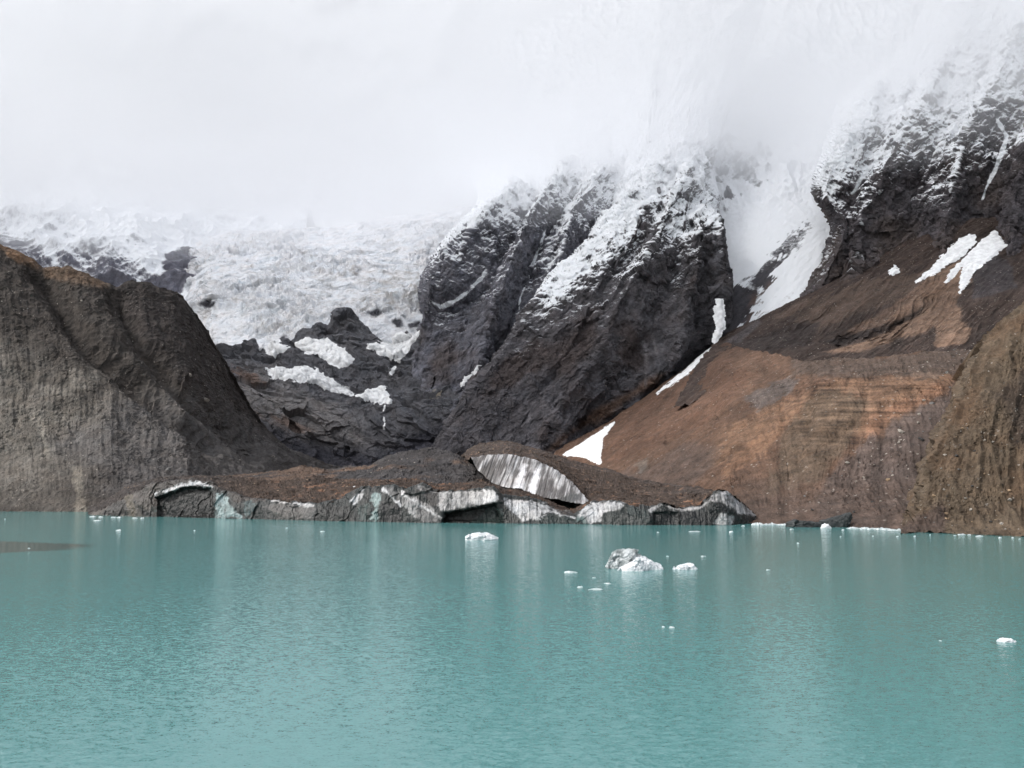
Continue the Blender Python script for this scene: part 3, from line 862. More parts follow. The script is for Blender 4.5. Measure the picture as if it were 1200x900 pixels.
def lower_wall():
    s = Sheet([[(590, 585, 1250), (690, 585, 1100), (740, 595, 950), (800, 606, 780), (850, 614, 680), (890, 614, None), (1000, 618, None), (1090, 622, None), (1260, 628, None)],
               [(610, 550, 1500), (700, 553, 1280), (760, 560, 1050), (850, 575, 810), (960, 572, 745), (1090, 575, 705), (1260, 580, 680)],
               [(642, 537, 1640), (700, 515, 1500), (780, 508, 1250), (850, 500, 1050), (960, 500, 850), (1090, 490, 800), (1260, 490, 780)],
               [(655, 527, 1700), (720, 492, 1740), (790, 452, 1700), (850, 430, 1450), (960, 448, 960), (1090, 440, 890), (1260, 430, 870)],
               [(662, 522, 1760), (722, 489, 1810), (790, 441, 1860), (846, 400, 1930), (880, 411, 1500), (960, 424, 1080), (1090, 412, 1000), (1260, 400, 980)]],
              640, [75, 85, 85, 45], [(0, 60, -8), (0, 250, -20)], RES)
    warp = fbm(s.P, 140, 3, 111) * .03
    U = np.stack([(s.u + warp) * 26 + s.v * 1.2, s.v * 1.0, s.v * 0], -1)
    env = sst(.1, .8, s.v)
    s.push((1.6 * fbm(U, 1, 3, 112, mode='r') - 1) * env * sst(4.2, 3.4, s.v) + 5 * fbm(s.P, 70, 4, 113) * env)
    for ln, d, w in (([(1020, 440), (1012, 480), (985, 510), (960, 520)], 4, 9), ([(948, 480), (942, 510), (935, 545)], 4, 5), ([(912, 470), (918, 520), (925, 560)], 3.5, 5), ([(850, 480), (800, 500), (780, 515)], 8, 6)):
        s.push(-d * np.exp(-line(s.px, s.py, ln) / w) * env)
    U2 = np.stack([(s.u + warp) * 120 + s.v * 6, s.v * 3, s.v * 0], -1)
    s.push(1.2 * fbm(U2, 1, 3, 114) * env + 1.2 * fbm(s.P, 14, 4, 115) + .4 * fbm(s.P, 3.5, 3, 116, mode='b'))
    X_, Y_, Z_ = s.P[..., 0], s.P[..., 1], s.P[..., 2]
    lean = sst(980, 860, s.px)
    ang = .25 + .62 * lean
    q1 = X_ * np.cos(ang) - Z_ * np.sin(ang) - .25 * Y_ * (1 - lean)
    q2 = X_ * np.sin(ang) + Z_ * np.cos(ang)
    stk = fbm(np.stack([q1 + 4 * fbm(s.P, 40, 3, 127), q2 * .07, Y_ * .02], -1), 9, 5, 128, gain=.62)
    s.push(1.5 * stk * env * sst(4.3, 3.8, s.v))
    s.push(6 * fbm(s.P, 30, 4, 129) * sst(3.2, 3.9, s.v), (0, 0, 1))
    s.push((.9 * blocks(s.P, 5, 804) + .55 * blocks(s.P, 2.6, 805)) * (.35 + .9 * sst(-.15, .25, fbm(s.P, 50, 3, 806))))
    px, py = s.px, s.py
    n1, n2, nu = .5 * fbm(s.P, 60, 5, 117) + .8 * stk, fbm(s.P, 18, 5, 118) + .4 * stk, stk
    c = np.broadcast_to(lin(112, 81, 60, K), s.P.shape)
    Z = s.P[..., 2]
    strata = fbm(np.stack([s.P[..., 0] * .02, s.P[..., 1] * .02, Z * .34 + .02 * X_], -1), 1, 4, 120)
    a = lambda pl, so, k: sst(-so * .45, so * .45, poly(px, py, pl) + k)
    c = mix(c, lin(108, 75, 54, K), a([(655, 535), (790, 445), (850, 420), (880, 440), (820, 500), (720, 545)], 10, n1 * 25) * .9)
    c = mix(c, lin(138, 100, 70, K), a([(815, 545), (850, 500), (930, 470), (1000, 445), (1110, 432), (1112, 450), (1060, 490), (1000, 515), (960, 505), (920, 500), (860, 545)], 16, n1 * 34) * .8)
    c = mix(c, lin(150, 106, 72, K), a([(845, 550), (870, 520), (930, 485), (925, 500), (890, 535), (850, 560)], 8, n1 * 20) * .8)
    c = mix(c, lin(144, 100, 70, K), a([(1010, 500), (1060, 470), (1108, 445), (1105, 458), (1060, 488), (1015, 510)], 6, n2 * 14) * .85)
    c = mix(c, lin(106, 86, 66, K), a([(920, 500), (960, 460), (1010, 470), (1005, 510), (960, 560), (900, 580)], 12, n1 * 26) * .85)
    c = mix(c, lin(90, 82, 75, K), .6 * a([(925, 412), (980, 405), (1040, 422), (1115, 396), (1160, 396), (1160, 430), (1090, 444), (1000, 440), (930, 440)], 6, n2 * 12) * .9)
    c = mix(c, lin(98, 90, 86, K), a([(870, 470), (905, 448), (935, 445), (930, 456), (890, 480)], 5, n2 * 10) * .75)
    c = mix(c, lin(100, 84, 76, K), a([(985, 540), (1060, 485), (1110, 458), (1140, 440), (1140, 640), (960, 640), (960, 580)], 10, n1 * 22) * .9)
    c = mix(c, lin(102, 84, 74, K), a([(690, 575), (800, 520), (850, 520), (810, 580), (760, 600)], 10, n1 * 25) * .7)
    c = mix(c, lin(100, 80, 68, K), sst(545, 600, py + n1 * 25) * sst(830, 880, px) * .8)
    c = mix(c, lin(120, 116, 106, K), a([(745, 545), (760, 535), (758, 550), (750, 558)], 4, n2 * 8) * .5)
    c = c * (1 + +.75 * nu + .25 * n2 + (.25 + 1.0 * sst(-10, 10, poly(px, py, [(910, 440), (1110, 430), (1110, 470), (1000, 525), (920, 520)]))) * strata * sst(.4, 1.5, s.v))[..., None]
    c = .72 * mix(c, np.repeat(c.mean(-1, keepdims=True), 3, -1), np.full(px.shape, .18))
    tag(s.mesh('hillside', c, None, M_SCREE, smooth=False), 'brown and orange scree wall running down to the lake shore', kind='structure')
    nz = .6 * fbm(s.P, 12, 4, 121)
    wob = fbm(s.P, 12, 4, 122)
    o = shell(s, poly(px, py, [(660, 533), (690, 514), (720, 494), (716, 502), (706, 514), (704, 530), (704, 545), (690, 538), (676, 534)]) + wob * 2, 'snow_patch', M_SNOW, 3, -1, 2, nz)
    if o:
        tag(o, 'white triangular snow patch at the foot of the brown slope behind the glacier', 'snow patch')
    d = np.interp(py, [398, 415, 440, 460], [2.2, 3.2, 2.7, .9]) - line(px, py, [(838, 401), (824, 416), (805, 436), (788, 448), (770, 461)]) + wob * 3.5
    o = shell(s, d, 'snow_patch', M_SNOW, 3, -.5, 2, nz)
    if o:
        tag(o, 'long thin white snow streak where the brown slope meets the rock face', 'snow patch')
    return s


LW = lower_wall()


def gully_snow():
    s = Sheet([[(822, 412, 1890), (870, 412, 1890)], [(826, 350, 1935), (872, 350, 1960)]], 60, [80], [], RES)
    s.push(3 * fbm(s.P, 20, 4, 125))
    d = np.interp(s.py, [350, 362, 380, 395, 402], [2.6, 4.6, 4.2, 2.2, 1]) - line(s.px, s.py, [(843, 352), (843, 372), (844, 384), (838, 400)]) + fbm(s.P, 12, 3, 126) * 3
    o = shell(s, d, 'snow_patch', M_SNOW, 4, -.5, 2)
    if o:
        tag(o, 'white snow plug in the narrow gully above the long snow streak', 'snow patch')


gully_snow()


def right_near():
    s = Sheet([[(1055, 626, None), (1078, 624, None), (1200, 629, None), (1330, 636, None), (1650, 648, None)],
               [(1062, 602, 690), (1080, 600, 622), (1130, 592, 606), (1200, 584, 592), (1330, 570, 580), (1650, 560, 550)],
               [(1080, 547, 730), (1092, 544, 665), (1140, 525, 650), (1200, 512, 638), (1330, 480, 620), (1650, 450, 590)],
               [(1110, 482, 790), (1121, 478, 725), (1160, 458, 702), (1200, 446, 690), (1330, 400, 670), (1650, 370, 640)],
               [(1145, 407, 860), (1158, 402, 795), (1200, 366, 770), (1330, 300, 740), (1650, 250, 700)]],
              420, [65, 90, 95, 95], [(5, 40, -8), (0, 120, -60)], RES)
    warp = fbm(s.P, 60, 3, 131) * .02
    U = np.stack([(s.u + warp) * 30 + s.v * .8, s.v * .7, s.v * 0], -1)
    env = sst(.05, .6, s.v)
    s.push((7 * fbm(U, 1, 4, 132, mode='r') + 5 * fbm(s.P, 40, 5, 133)) * env + 1.4 * fbm(s.P, 9, 4, 134, mode='b') + .4 * fbm(s.P, 2.5, 3, 135, mode='b'))
    s.push((.9 * blocks(s.P, 5, 807) + .55 * blocks(s.P, 2.6, 808)) * (.35 + .9 * sst(-.15, .25, fbm(s.P, 50, 3, 809))))
    px, py = s.px, s.py
    n1, n2, nu = fbm(s.P, 50, 5, 136), fbm(s.P, 12, 5, 137), fbm(U * np.array([4, 2, 1]), 1, 4, 138)
    c = np.broadcast_to(lin(98, 86, 70, K), s.P.shape)
    c = mix(c, lin(108, 84, 62, K), sst(-.1, .3, n1) * .5)
    c = mix(c, lin(66, 58, 52, K), sst(-8, 8, poly(px, py, [(1160, 460), (1200, 430), (1260, 420), (1260, 510), (1190, 520)]) + n1 * 25) * .7)
    c = mix(c, lin(82, 70, 64, K), sst(-5, 5, poly(px, py, [(1040, 625), (1105, 588), (1112, 600), (1105, 625)]) + n2 * 8) * .8)
    c = c * (1 + .4 * nu + .45 * n2)[..., None]
    c = c * np.array([.86, .81, .80])
    tag(s.mesh('hillside', c, None, M_NEAR, smooth=False), 'steep olive brown moraine slope close by, studded with pale stones', kind='structure')
    return s


RN = right_near()

# ------------------------------------------------------------------ glacier tongue
TOP = np.array([(104, 604), (118, 598), (132, 591), (146, 584), (158, 579), (168, 574), (178, 569), (200, 565), (225, 563), (245, 567), (262, 577), (285, 583), (310, 587), (335, 589), (372, 592), (395, 587),
                (412, 578), (425, 573), (445, 571), (462, 570), (480, 574), (495, 568), (510, 577), (535, 578), (560, 575), (578, 573), (590, 583), (620, 585), (640, 591), (660, 600), (674, 604), (684, 597),
                (695, 589), (715, 588), (735, 592), (760, 596), (775, 591), (800, 597), (820, 594), (832, 583), (842, 576), (852, 578), (868, 590), (886, 605)], float)
BOT = np.array([(104, 603.5), (160, 605.5), (260, 607.5), (372, 610.5), (500, 612.8), (600, 613.5), (760, 615.5), (850, 615.5), (886, 613)], float)
SET = np.array([(104, 4), (180, 12), (250, 12), (300, 10), (372, 10), (420, 16), (480, 12), (500, 20), (580, 10), (600, 22), (650, 26), (674, 18), (700, 20), (740, 8), (820, 8), (850, 14), (886, 8)], float)


def cliff_top(px):
    py = np.interp(px, TOP[:, 0], TOP[:, 1])
    Y = waterY(np.interp(px, BOT[:, 0], BOT[:, 1])) + np.interp(px, SET[:, 0], SET[:, 1])
    return py, Y


GT = empty('glacier_tongue', tuple(W(480, 606, 740) * np.array([1, 1, 0])))
tag(GT, 'debris covered glacier tongue ending in dirty ice cliffs at the lake', 'glacier')


def debris(name, rows, nu, nvs, cfun, amp, behind=(), label=None, mat=M_DEBRIS):
    s = Sheet(rows, nu, nvs, behind, 1.3)
    s.push(amp * fbm(s.P, 40, 5, 141) + .5 * amp * fbm(s.P, 10, 4, 142, mode='b') + .8 * fbm(s.P, 2.6, 3, 143, mode='b') + 1.5 * blocks(s.P, 12, 152) + .9 * blocks(s.P, 4.5, 153))
    c = cfun(s)
    o = s.mesh(name, c, None, mat, smooth=False, parent=GT)
    if label:
        o['label'] = label
    return s


xs = np.unique(np.concatenate([TOP[:, 0], np.arange(104, 886, 6)]))
ty, tY = cliff_top(xs)
front = [(x, y, Y) for x, y, Y in zip(xs, ty, tY)]
bk = np.array([(104, 600), (150, 568), (200, 559), (260, 559), (320, 564), (370, 558), (410, 566), (440, 564), (470, 562), (520, 568), (560, 566), (580, 570), (610, 576), (640, 588), (670, 600), (690, 588), (740, 586), (800, 588), (840, 578), (886, 603)], float)
bY = np.interp(xs, [104, 250, 400, 560, 700, 886], [850, 840, 830, 800, 760, 700])
mid = [(x, .45 * y + .55 * b - 1, .55 * Y + .45 * B) for x, y, b, Y, B in zip(xs, ty, np.interp(xs, bk[:, 0], bk[:, 1]), tY, bY)]
back = [(x, b, B) for x, b, B in zip(xs, np.interp(xs, bk[:, 0], bk[:, 1]), bY)]


def c_front(s):
    n, n2 = fbm(s.P, 30, 5, 144), fbm(s.P, 7, 4, 145)
    c = np.broadcast_to(lin(88, 74, 65, .75), s.P.shape)
    c = mix(c, lin(76, 70, 67, K), sst(300, 200, s.px + 80 * n))
    c = mix(c, lin(138, 100, 76, .9), sst(.1, .5, n2 + .5 * n) * sst(280, 380, s.px) * .8)
    return c * (1 + .5 * n + .3 * n2)[..., None]


DF = debris('debris_cover', [front, mid, back], 800, [20, 24], c_front, 2.6, [(0, 15, -8)])


def c_cone(s):
    n, n2 = fbm(s.P, 35, 5, 146), fbm(s.P, 8, 4, 147)
    c = np.broadcast_to(lin(78, 75, 75, .72), s.P.shape)
    c = mix(c, lin(98, 78, 64, K), sst(-.05, .3, n + .4 * sst(430, 360, s.px) - .1) * .85)
    return c * (1 + .4 * n2 + .25 * n)[..., None]


debris('debris_cone', [[(250, 578, 860), (330, 582, 850), (400, 582, 840), (470, 578, 830), (540, 580, 830), (590, 590, 830)],
                       [(255, 562, 960), (330, 560, 950), (400, 560, 930), (470, 548, 930), (540, 552, 920), (588, 578, 870)],
                       [(262, 556, 1150), (300, 556, 1120), (330, 553, 1100), (352, 546, 1080), (372, 549, 1080), (385, 551, 1070), (410, 546, 1060), (432, 547, 1050), (455, 536, 1030), (480, 528, 1010), (505, 525, 1000), (528, 529, 990), (545, 540, 970), (562, 553, 950), (578, 568, 920), (586, 577, 890)]],
       360, [40, 50], c_cone, 2.2, [(0, 60, -15), (0, 100, -30)], mat=M_SCREE)


def c_mound(s):
    n, n2 = fbm(s.P, 35, 5, 148), fbm(s.P, 7, 4, 149)
    c = np.broadcast_to(lin(88, 74, 65, .75), s.P.shape)
    c = mix(c, lin(80, 72, 68, K), sst(-.1, .3, n + .5 * sst(12, 0, s.py - np.interp(s.px, [640, 700, 780, 850], [530, 548, 566, 580])) - .2) * .6)
    c = mix(c, lin(132, 100, 78, .9), sst(.15, .5, n2 + .3 * n) * .5)
    return c * (1 + .4 * n2 + .3 * n)[..., None]


UP = [(552, 536, 850), (575, 534, 850), (600, 534, 850), (620, 538, 845), (640, 545, 835), (658, 556, 820), (672, 568, 800), (684, 580, 785), (690, 590, 770)]
LO = [(560, 551, 838), (577, 566, 828), (590, 571, 818), (610, 573, 808), (625, 580, 800), (637, 584, 790), (655, 586, 780), (672, 590, 765), (690, 592, 755)]
debris('debris_mound', [[(545, 540, 852), (552, 537, 852)] + [(a, b, c + 2) for a, b, c in UP[1:]] + [(700, 592, 740), (740, 594, 715), (800, 599, 690), (830, 588, 690), (850, 582, 690), (882, 604, 690)],
                        [(545, 534, 950), (600, 524, 930), (640, 534, 920), (672, 553, 890), (700, 570, 850), (740, 580, 820), (800, 584, 790), (840, 580, 770), (880, 600, 740)],
                        [(540, 537, 1050), (550, 528, 1050), (562, 521, 1040), (580, 517, 1040), (600, 519, 1030), (625, 526, 1020), (645, 531, 1010), (665, 539, 1000), (690, 546, 980), (715, 551, 960), (735, 558, 940), (760, 564, 910), (790, 568, 880), (810, 570, 850), (830, 574, 820), (848, 577, 790), (880, 600, 760)]],
       500, [44, 40], c_mound, 1.8, [(0, 40, -10), (0, 80, -25)])

# far-side hummocks behind the tongue, grey brown, filling the gap to the valley walls
s = Sheet([[(240, 570, 1150), (480, 570, 1150), (720, 575, 1100), (860, 590, 900)], [(240, 554, 1500), (420, 552, 1500), (560, 548, 1500), (700, 552, 1350), (860, 580, 1000)],
           [(240, 553, 1900), (480, 552, 1900), (660, 548, 1750), (860, 578, 1100)]], 300, [20, 20], [], 1)
s.push(5 * fbm(s.P, 60, 4, 151))
tag(s.mesh('valley_floor', np.broadcast_to(lin(84, 76, 70, K), s.P.shape), None, M_SCREE), 'grey rubble valley floor behind the glacier tongue', kind='structure')


def ice_col(s, P):
    """streaks of grit run down the ice"""
    g = np.stack([P[..., 0] * .9, P[..., 1] * .05, P[..., 2] * .07], -1)
    return fbm(g, 1.6, 4, 161), fbm(P, 12, 5, 162), fbm(P, 3, 4, 163)


def cliff(x0, x1, label, paint, under=()):
    x = np.unique(np.concatenate([[x0, x1], TOP[(TOP[:, 0] > x0) & (TOP[:, 0] < x1)][:, 0], np.arange(x0 + 2, x1, 4)]))
    ty, tY = cliff_top(x)
    by = np.interp(x, BOT[:, 0], BOT[:, 1])
    bY = waterY(by)
    rows = [[(a, b + 2.5, Y) for a, b, Y in zip(x, by, bY)],
            [(a, .5 * b + .5 * t, .6 * Y + .4 * T - 1.) for a, b, t, Y, T in zip(x, by, ty, bY, tY)],
            [(a, t - .6, T) for a, t, T in zip(x, ty, tY)]]
    s = Sheet(rows, int((x1 - x0) * 1.9) + 10, [34, 34], [(0, 5, -.5), (0, 6, -3)], 1)
    for pl, d in under:
        s.push(-d * sst(-1.5, 3, poly(s.px, s.py, pl)), (0, -1, 0))
    nst = fbm(s.P * np.array([1, .3, .25]), 5, 4, 164, mode='r')
    s.push(1.3 * blocks(s.P, 14, 167, (.25, 0, 1), (.3, 1, 1)) + .4 * blocks(s.P, 5.5, 168, (.3, 0, 1), (.35, 1, 1)) + .9 * nst + 1.6 * fbm(s.P, 14, 4, 165, mode='b') + .4 * fbm(s.P, 2.5, 3, 166), None)
    st, n, n2 = ice_col(s, s.P)
    c = np.broadcast_to(lin(44, 54, 52, .32), s.P.shape)
    c = mix(c, lin(96, 94, 90, .55), sst(0., .35, st + .3 * n) * .6)
    c = mix(c, lin(96, 88, 80, .8) , sst(185, 150, s.px) * .85)
    for kind, geo, colr, w, k in paint:
        d = poly(s.px, s.py, geo) if kind == 'p' else w - line(s.px, s.py, geo)
        m = sst(-1.4, 1.4, d + n * 5 + n2 * 3.5)
        cc = np.broadcast_to(lin(*colr, .72 if max(colr) > 150 else .36), s.P.shape)
        if kind == 'p' and k < 1:       # streaked
            m = m * np.clip(k + 1.6 * (st + .15) + .8 * n2, .12, 1)
        c = mix(c, cc, m)
    c = c * (1 + .25 * n2 + .2 * n)[..., None]
    o = s.mesh('ice_cliff', c, None, M_ICE, smooth=False, parent=GT)
    o['label'] = label
    return s


WH, GR, DK, GN, PG, BR = (205, 205, 205), (132, 128, 124), (44, 44, 44), (58, 74, 70), (150, 170, 170), (92, 82, 74)
cliff(104, 180, 'mud coated dark ice cliff with a pale dirt chute', [
    ('p', [(100, 600), (120, 572), (180, 565), (182, 590), (170, 600), (150, 585)], (110, 100, 92), 0, 1), ('p', [(115, 603), (135, 588), (150, 586), (150, 606)], (74, 68, 64), 0, 1),
    ('p', [(140, 565), (150, 565), (160, 600), (155, 606), (148, 590)], (128, 116, 98), 0, 1), ('l', [(158, 588), (168, 600), (180, 606)], (40, 38, 37), 2, 1)])
cliff(180, 262, 'dark arched ice cliff under a thin white rim', [
    ('p', [(170, 580), (180, 560), (262, 560), (266, 580), (245, 568), (215, 568), (190, 575)], (86, 76, 68), 0, 1), ('p', [(178, 584), (215, 572), (245, 570), (252, 580), (252, 610), (178, 610)], (50, 49, 47), 0, 1),
    ('l', [(166, 584), (190, 576), (212, 569), (232, 566), (248, 571)], WH, 1.6, 1), ('p', [(252, 582), (260, 578), (266, 585), (280, 607), (250, 608)], PG, 0, .7)], [([(175, 586), (215, 571), (248, 571), (251, 606), (175, 608)], 7)])
cliff(262, 372, 'low grey ice cliff with a pale lens of ice', [
    ('p', [(252, 582), (264, 580), (268, 590), (284, 606), (250, 608)], PG, 0, .8), ('p', [(285, 585), (300, 583), (298, 598), (288, 604)], (110, 132, 132), 0, .6), ('p', [(308, 594), (320, 589), (365, 592), (372, 596), (366, 606), (345, 609), (325, 606)], GR, 0, 1),
    ('l', [(318, 587), (335, 588), (368, 593)], (190, 188, 186), 1., 1), ('p', [(268, 575), (310, 580), (312, 587), (275, 588)], (84, 74, 67), 0, 1), ('p', [(372, 594), (385, 594), (388, 610), (366, 610)], DK, 0, 1)])
cliff(372, 470, 'dark greenish ice cliff with white patches', [
    ('p', [(372, 592), (410, 592), (418, 612), (372, 612)], (62, 62, 58), 0, 1), ('p', [(411, 587), (425, 574), (423, 583), (414, 590)], WH, 0, .6), ('p', [(434, 585), (440, 576), (446, 580), (444, 610), (432, 610), (438, 594)], (140, 160, 158), 0, .75),
    ('p', [(420, 592), (434, 592), (430, 610), (420, 610)], (108, 124, 120), 0, .5), ('p', [(446, 588), (470, 590), (474, 611), (446, 611)], DK, 0, 1), ('p', [(448, 572), (462, 571), (474, 586), (468, 592), (455, 580)], (150, 148, 146), 0, .7),
    ('l', [(450, 574), (460, 584), (470, 592)], WH, 1.2, 1)])
cliff(470, 590, 'pale grey ice wall over a dark wave cut hollow', [
    ('p', [(470, 576), (500, 590), (520, 607), (500, 613), (478, 598), (470, 590)], (160, 158, 156), 0, .65), ('p', [(490, 570), (513, 577), (578, 574), (584, 588), (556, 593), (518, 599), (500, 585)], (180, 178, 176), 0, .55),
    ('p', [(566, 574), (578, 573), (583, 587), (566, 590)], (215, 215, 215), 0, .9), ('p', [(486, 592), (505, 600), (520, 609), (500, 613), (490, 608)], (150, 148, 146), 0, .8),
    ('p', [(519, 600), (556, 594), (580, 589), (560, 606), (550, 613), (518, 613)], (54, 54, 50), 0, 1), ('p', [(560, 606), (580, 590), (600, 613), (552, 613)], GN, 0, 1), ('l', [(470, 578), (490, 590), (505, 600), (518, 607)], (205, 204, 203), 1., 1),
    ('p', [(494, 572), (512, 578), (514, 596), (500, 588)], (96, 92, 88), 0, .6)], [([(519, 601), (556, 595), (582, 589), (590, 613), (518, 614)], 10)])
cliff(590, 676, 'striped white ice ramp dipping towards the water', [
    ('p', [(583, 584), (620, 586), (641, 592), (660, 600), (646, 599), (624, 611), (612, 612)], (200, 200, 200), 0, .6), ('p', [(588, 590), (612, 612), (580, 613)], (92, 92, 86), 0, .7), ('p', [(622, 613), (646, 600), (676, 605), (676, 613)], (52, 68, 64), 0, 1),
    ('l', [(622, 612), (646, 600), (672, 606)], (190, 192, 192), .8, 1), ('p', [(640, 590), (660, 598), (674, 604), (660, 603)], (80, 66, 56), 0, 1)])
cliff(676, 735, 'white ice ramp fading into dark blue green ice', [
    ('p', [(674, 607), (692, 589), (730, 589), (727, 598), (706, 603), (704, 612), (690, 613)], (196, 196, 196), 0, .65), ('p', [(674, 604), (684, 607), (690, 613), (674, 613)], (120, 146, 142), 0, .8), ('p', [(707, 600), (728, 597), (736, 593), (736, 613), (706, 613)], (54, 64, 60), 0, 1),
    ('p', [(728, 605), (740, 601), (755, 606), (752, 613), (728, 613)], (110, 112, 108), 0, .6)])
cliff(735, 832, 'low wall of nearly black ice with frosted rim', [
    ('p', [(735, 593), (760, 598), (762, 613), (735, 613)], (56, 74, 72), 0, .9), ('p', [(728, 605), (742, 602), (755, 607), (752, 614), (728, 614)], (118, 120, 116), 0, .6), ('p', [(762, 600), (795, 598), (830, 600), (832, 615), (762, 615)], (38, 42, 42), 0, 1),
    ('l', [(762, 598), (775, 592), (800, 598), (820, 595), (832, 586)], (165, 163, 161), 1.6, 1), ('l', [(773, 592), (772, 613)], (26, 28, 28), 1., 1), ('l', [(796, 598), (795, 613)], (30, 32, 32), .8, 1)],
    [([(765, 600), (795, 600), (793, 616), (765, 616)], 3)])
cliff(832, 886, 'rounded frosted ice knob over dark ice', [
    ('p', [(830, 585), (842, 574), (854, 577), (888, 604), (872, 607), (862, 600), (850, 590), (836, 588)], (178, 176, 176), 0, .6), ('p', [(832, 590), (846, 588), (854, 600), (846, 612), (830, 612)], (42, 46, 46), 0, 1),
    ('p', [(840, 604), (852, 600), (860, 606), (858, 615), (836, 615)], (180, 180, 178), 0, .7), ('p', [(862, 604), (880, 603), (886, 612), (862, 614)], (46, 54, 52), 0, 1)])

# the tall striped wall
s = Sheet([LO, [(.5 * (a[0] + b[0]), .5 * (a[1] + b[1]) + 1, .5 * (a[2] + b[2]) - 3) for a, b in zip(LO, UP)], UP], 300, [40, 44], [(0, 6, -2)], 1)
g = np.stack([s.P[..., 0] - .35 * s.P[..., 2], s.P[..., 1] * .1, s.P[..., 2] * .06], -1)
stv = fbm(g, 3.2, 5, 171, gain=.65)
s.push(1.3 * fbm(g, 5, 4, 172, mode='r') + 1.2 * fbm(s.P, 20, 3, 173))
c = mix(np.broadcast_to(lin(186, 185, 185, .85), s.P.shape), lin(88, 84, 82, .8), sst(-.25, .16, stv + .25 * fbm(s.P, 16, 3, 174)))
c = mix(c, lin(225, 225, 228, .95), sst(-3, 3, poly(s.px, s.py, [(603, 572), (612, 545), (617, 545), (612, 572)]) + fbm(s.P, 6, 3, 175) * 4) * .9)
c = mix(c, lin(232, 232, 234), sst(-3, 3, poly(s.px, s.py, [(618, 577), (630, 546), (634, 546), (626, 578)]) + fbm(s.P, 6, 3, 175) * 4) * .8)
c = mix(c, lin(70, 70, 68, K), sst(-2, 2, poly(s.px, s.py, [(655, 584), (672, 576), (680, 582), (672, 590), (660, 588)]) + fbm(s.P, 6, 3, 176) * 3))
o = s.mesh('ice_face', c, None, M_ICE, smooth=False, parent=GT)
o['label'] = 'tall curved ice face with dark and white vertical stripes'

# ------------------------------------------------------------------ ice blocks, floes, stones
def lump(name, pts, mat, seed, cuts=3, rough=.12, smooth=False):
    """closed chunk: hull of points, subdivided and roughened"""
    bm = bmesh.new()
    for p in pts:
        bm.verts.new(p)
    r = bmesh.ops.convex_hull(bm, input=bm.verts)
    bmesh.ops.delete(bm, geom=[v for v in bm.verts if not v.link_faces], context='VERTS')
    bmesh.ops.triangulate(bm, faces=bm.faces)
    for _ in range(cuts):
        bmesh.ops.subdivide_edges(bm, edges=bm.edges, cuts=1, use_grid_fill=True)
    co = np.array([v.co for v in bm.verts])
    ext = np.linalg.norm(np.ptp(co, axis=0))
    bm.normal_update()
    nrm = np.array([v.normal for v in bm.verts])
    d = ext * rough * (.5 * fbm(co / ext, .3, 4, seed) + 1.2 * blocks(co / ext, .2, seed, (1, 0, .4), (.7, 1, 1)) + .4 * blocks(co / ext, .08, seed + 1) + .3 * fbm(co / ext, .1, 3, seed + 1, mode='r'))
    co = co + nrm * d[:, None]
    for v, c in zip(bm.verts, co):
        v.co = c
    for f in bm.faces:
        f.smooth = smooth
    me = bpy.data.meshes.new(name)
    bm.to_mesh(me)
    bm.free()
    me.materials.append(mat)
    return me


def prism_pts(sil, depth, taper=.55):
    """silhouette (x,z) given thickness along y"""
    sil = np.array(sil, float)
    cx = sil[:, 0].mean()
    out = []
    for y, k in ((-.5, taper), (-.2, .95), (.2, 1.), (.5, taper)):
        for x, z in sil:
            out.append((cx + (x - cx) * k, y * depth, z * (k if z > 0 else 1)))
    return out


def at_water(px, py):
    return W(px, py, waterY(py)) * np.array([1, 1, 0])


# main iceberg: a grey block and two white ones frozen together
b0 = at_water(745, 667)
mpp = waterY(667) / F
IB = empty('iceberg', tuple(b0))
tag(IB, 'largest iceberg, grey block behind two white snow covered blocks', 'iceberg')
def sil(pts, cx, by):
    return [((x - cx) * mpp, (by - y) * mpp) for x, y in pts]
for nm, pts, cx, by, dep, mat, dy, sd, lb in (
        ('ice_block', [(711, 667), (714, 658), (721, 647), (734, 642), (747, 644), (756, 652), (758, 667)], 745, 664, 7, M_GICE, 4, 201, 'grey gritty ice block'),
        ('ice_block', [(723, 671), (727, 665), (737, 660), (747, 654), (756, 664), (757, 671)], 745, 669, 5, M_WICE, -4.5, 211, 'white ice block nearest the viewer'),
        ('ice_block', [(752, 668), (751, 652), (756, 651), (766, 656), (777, 663), (778, 668)], 745, 665, 5, M_WICE, .5, 221, 'white sloping ice block')):
    me = lump(nm, prism_pts(sil(pts, cx, by), dep), mat, sd, 4, .05)
    o = bpy.data.objects.new(nm, me)
    COL.objects.link(o)
    o.parent = IB
    o.location = (0, dy, 0)
    o['label'] = lb


def berg(name, pts, cx, by, dep, mat, sd, label, cat, group=None, rough=.07):
    global mpp
    mpp = waterY(by) / F
    me = lump(name, prism_pts(sil(pts, cx, by), dep), mat, sd, 3, rough)
    o = bpy.data.objects.new(name, me)
    COL.objects.link(o)
    o.location = at_water(cx, by)
    return tag(o, label, cat, group)


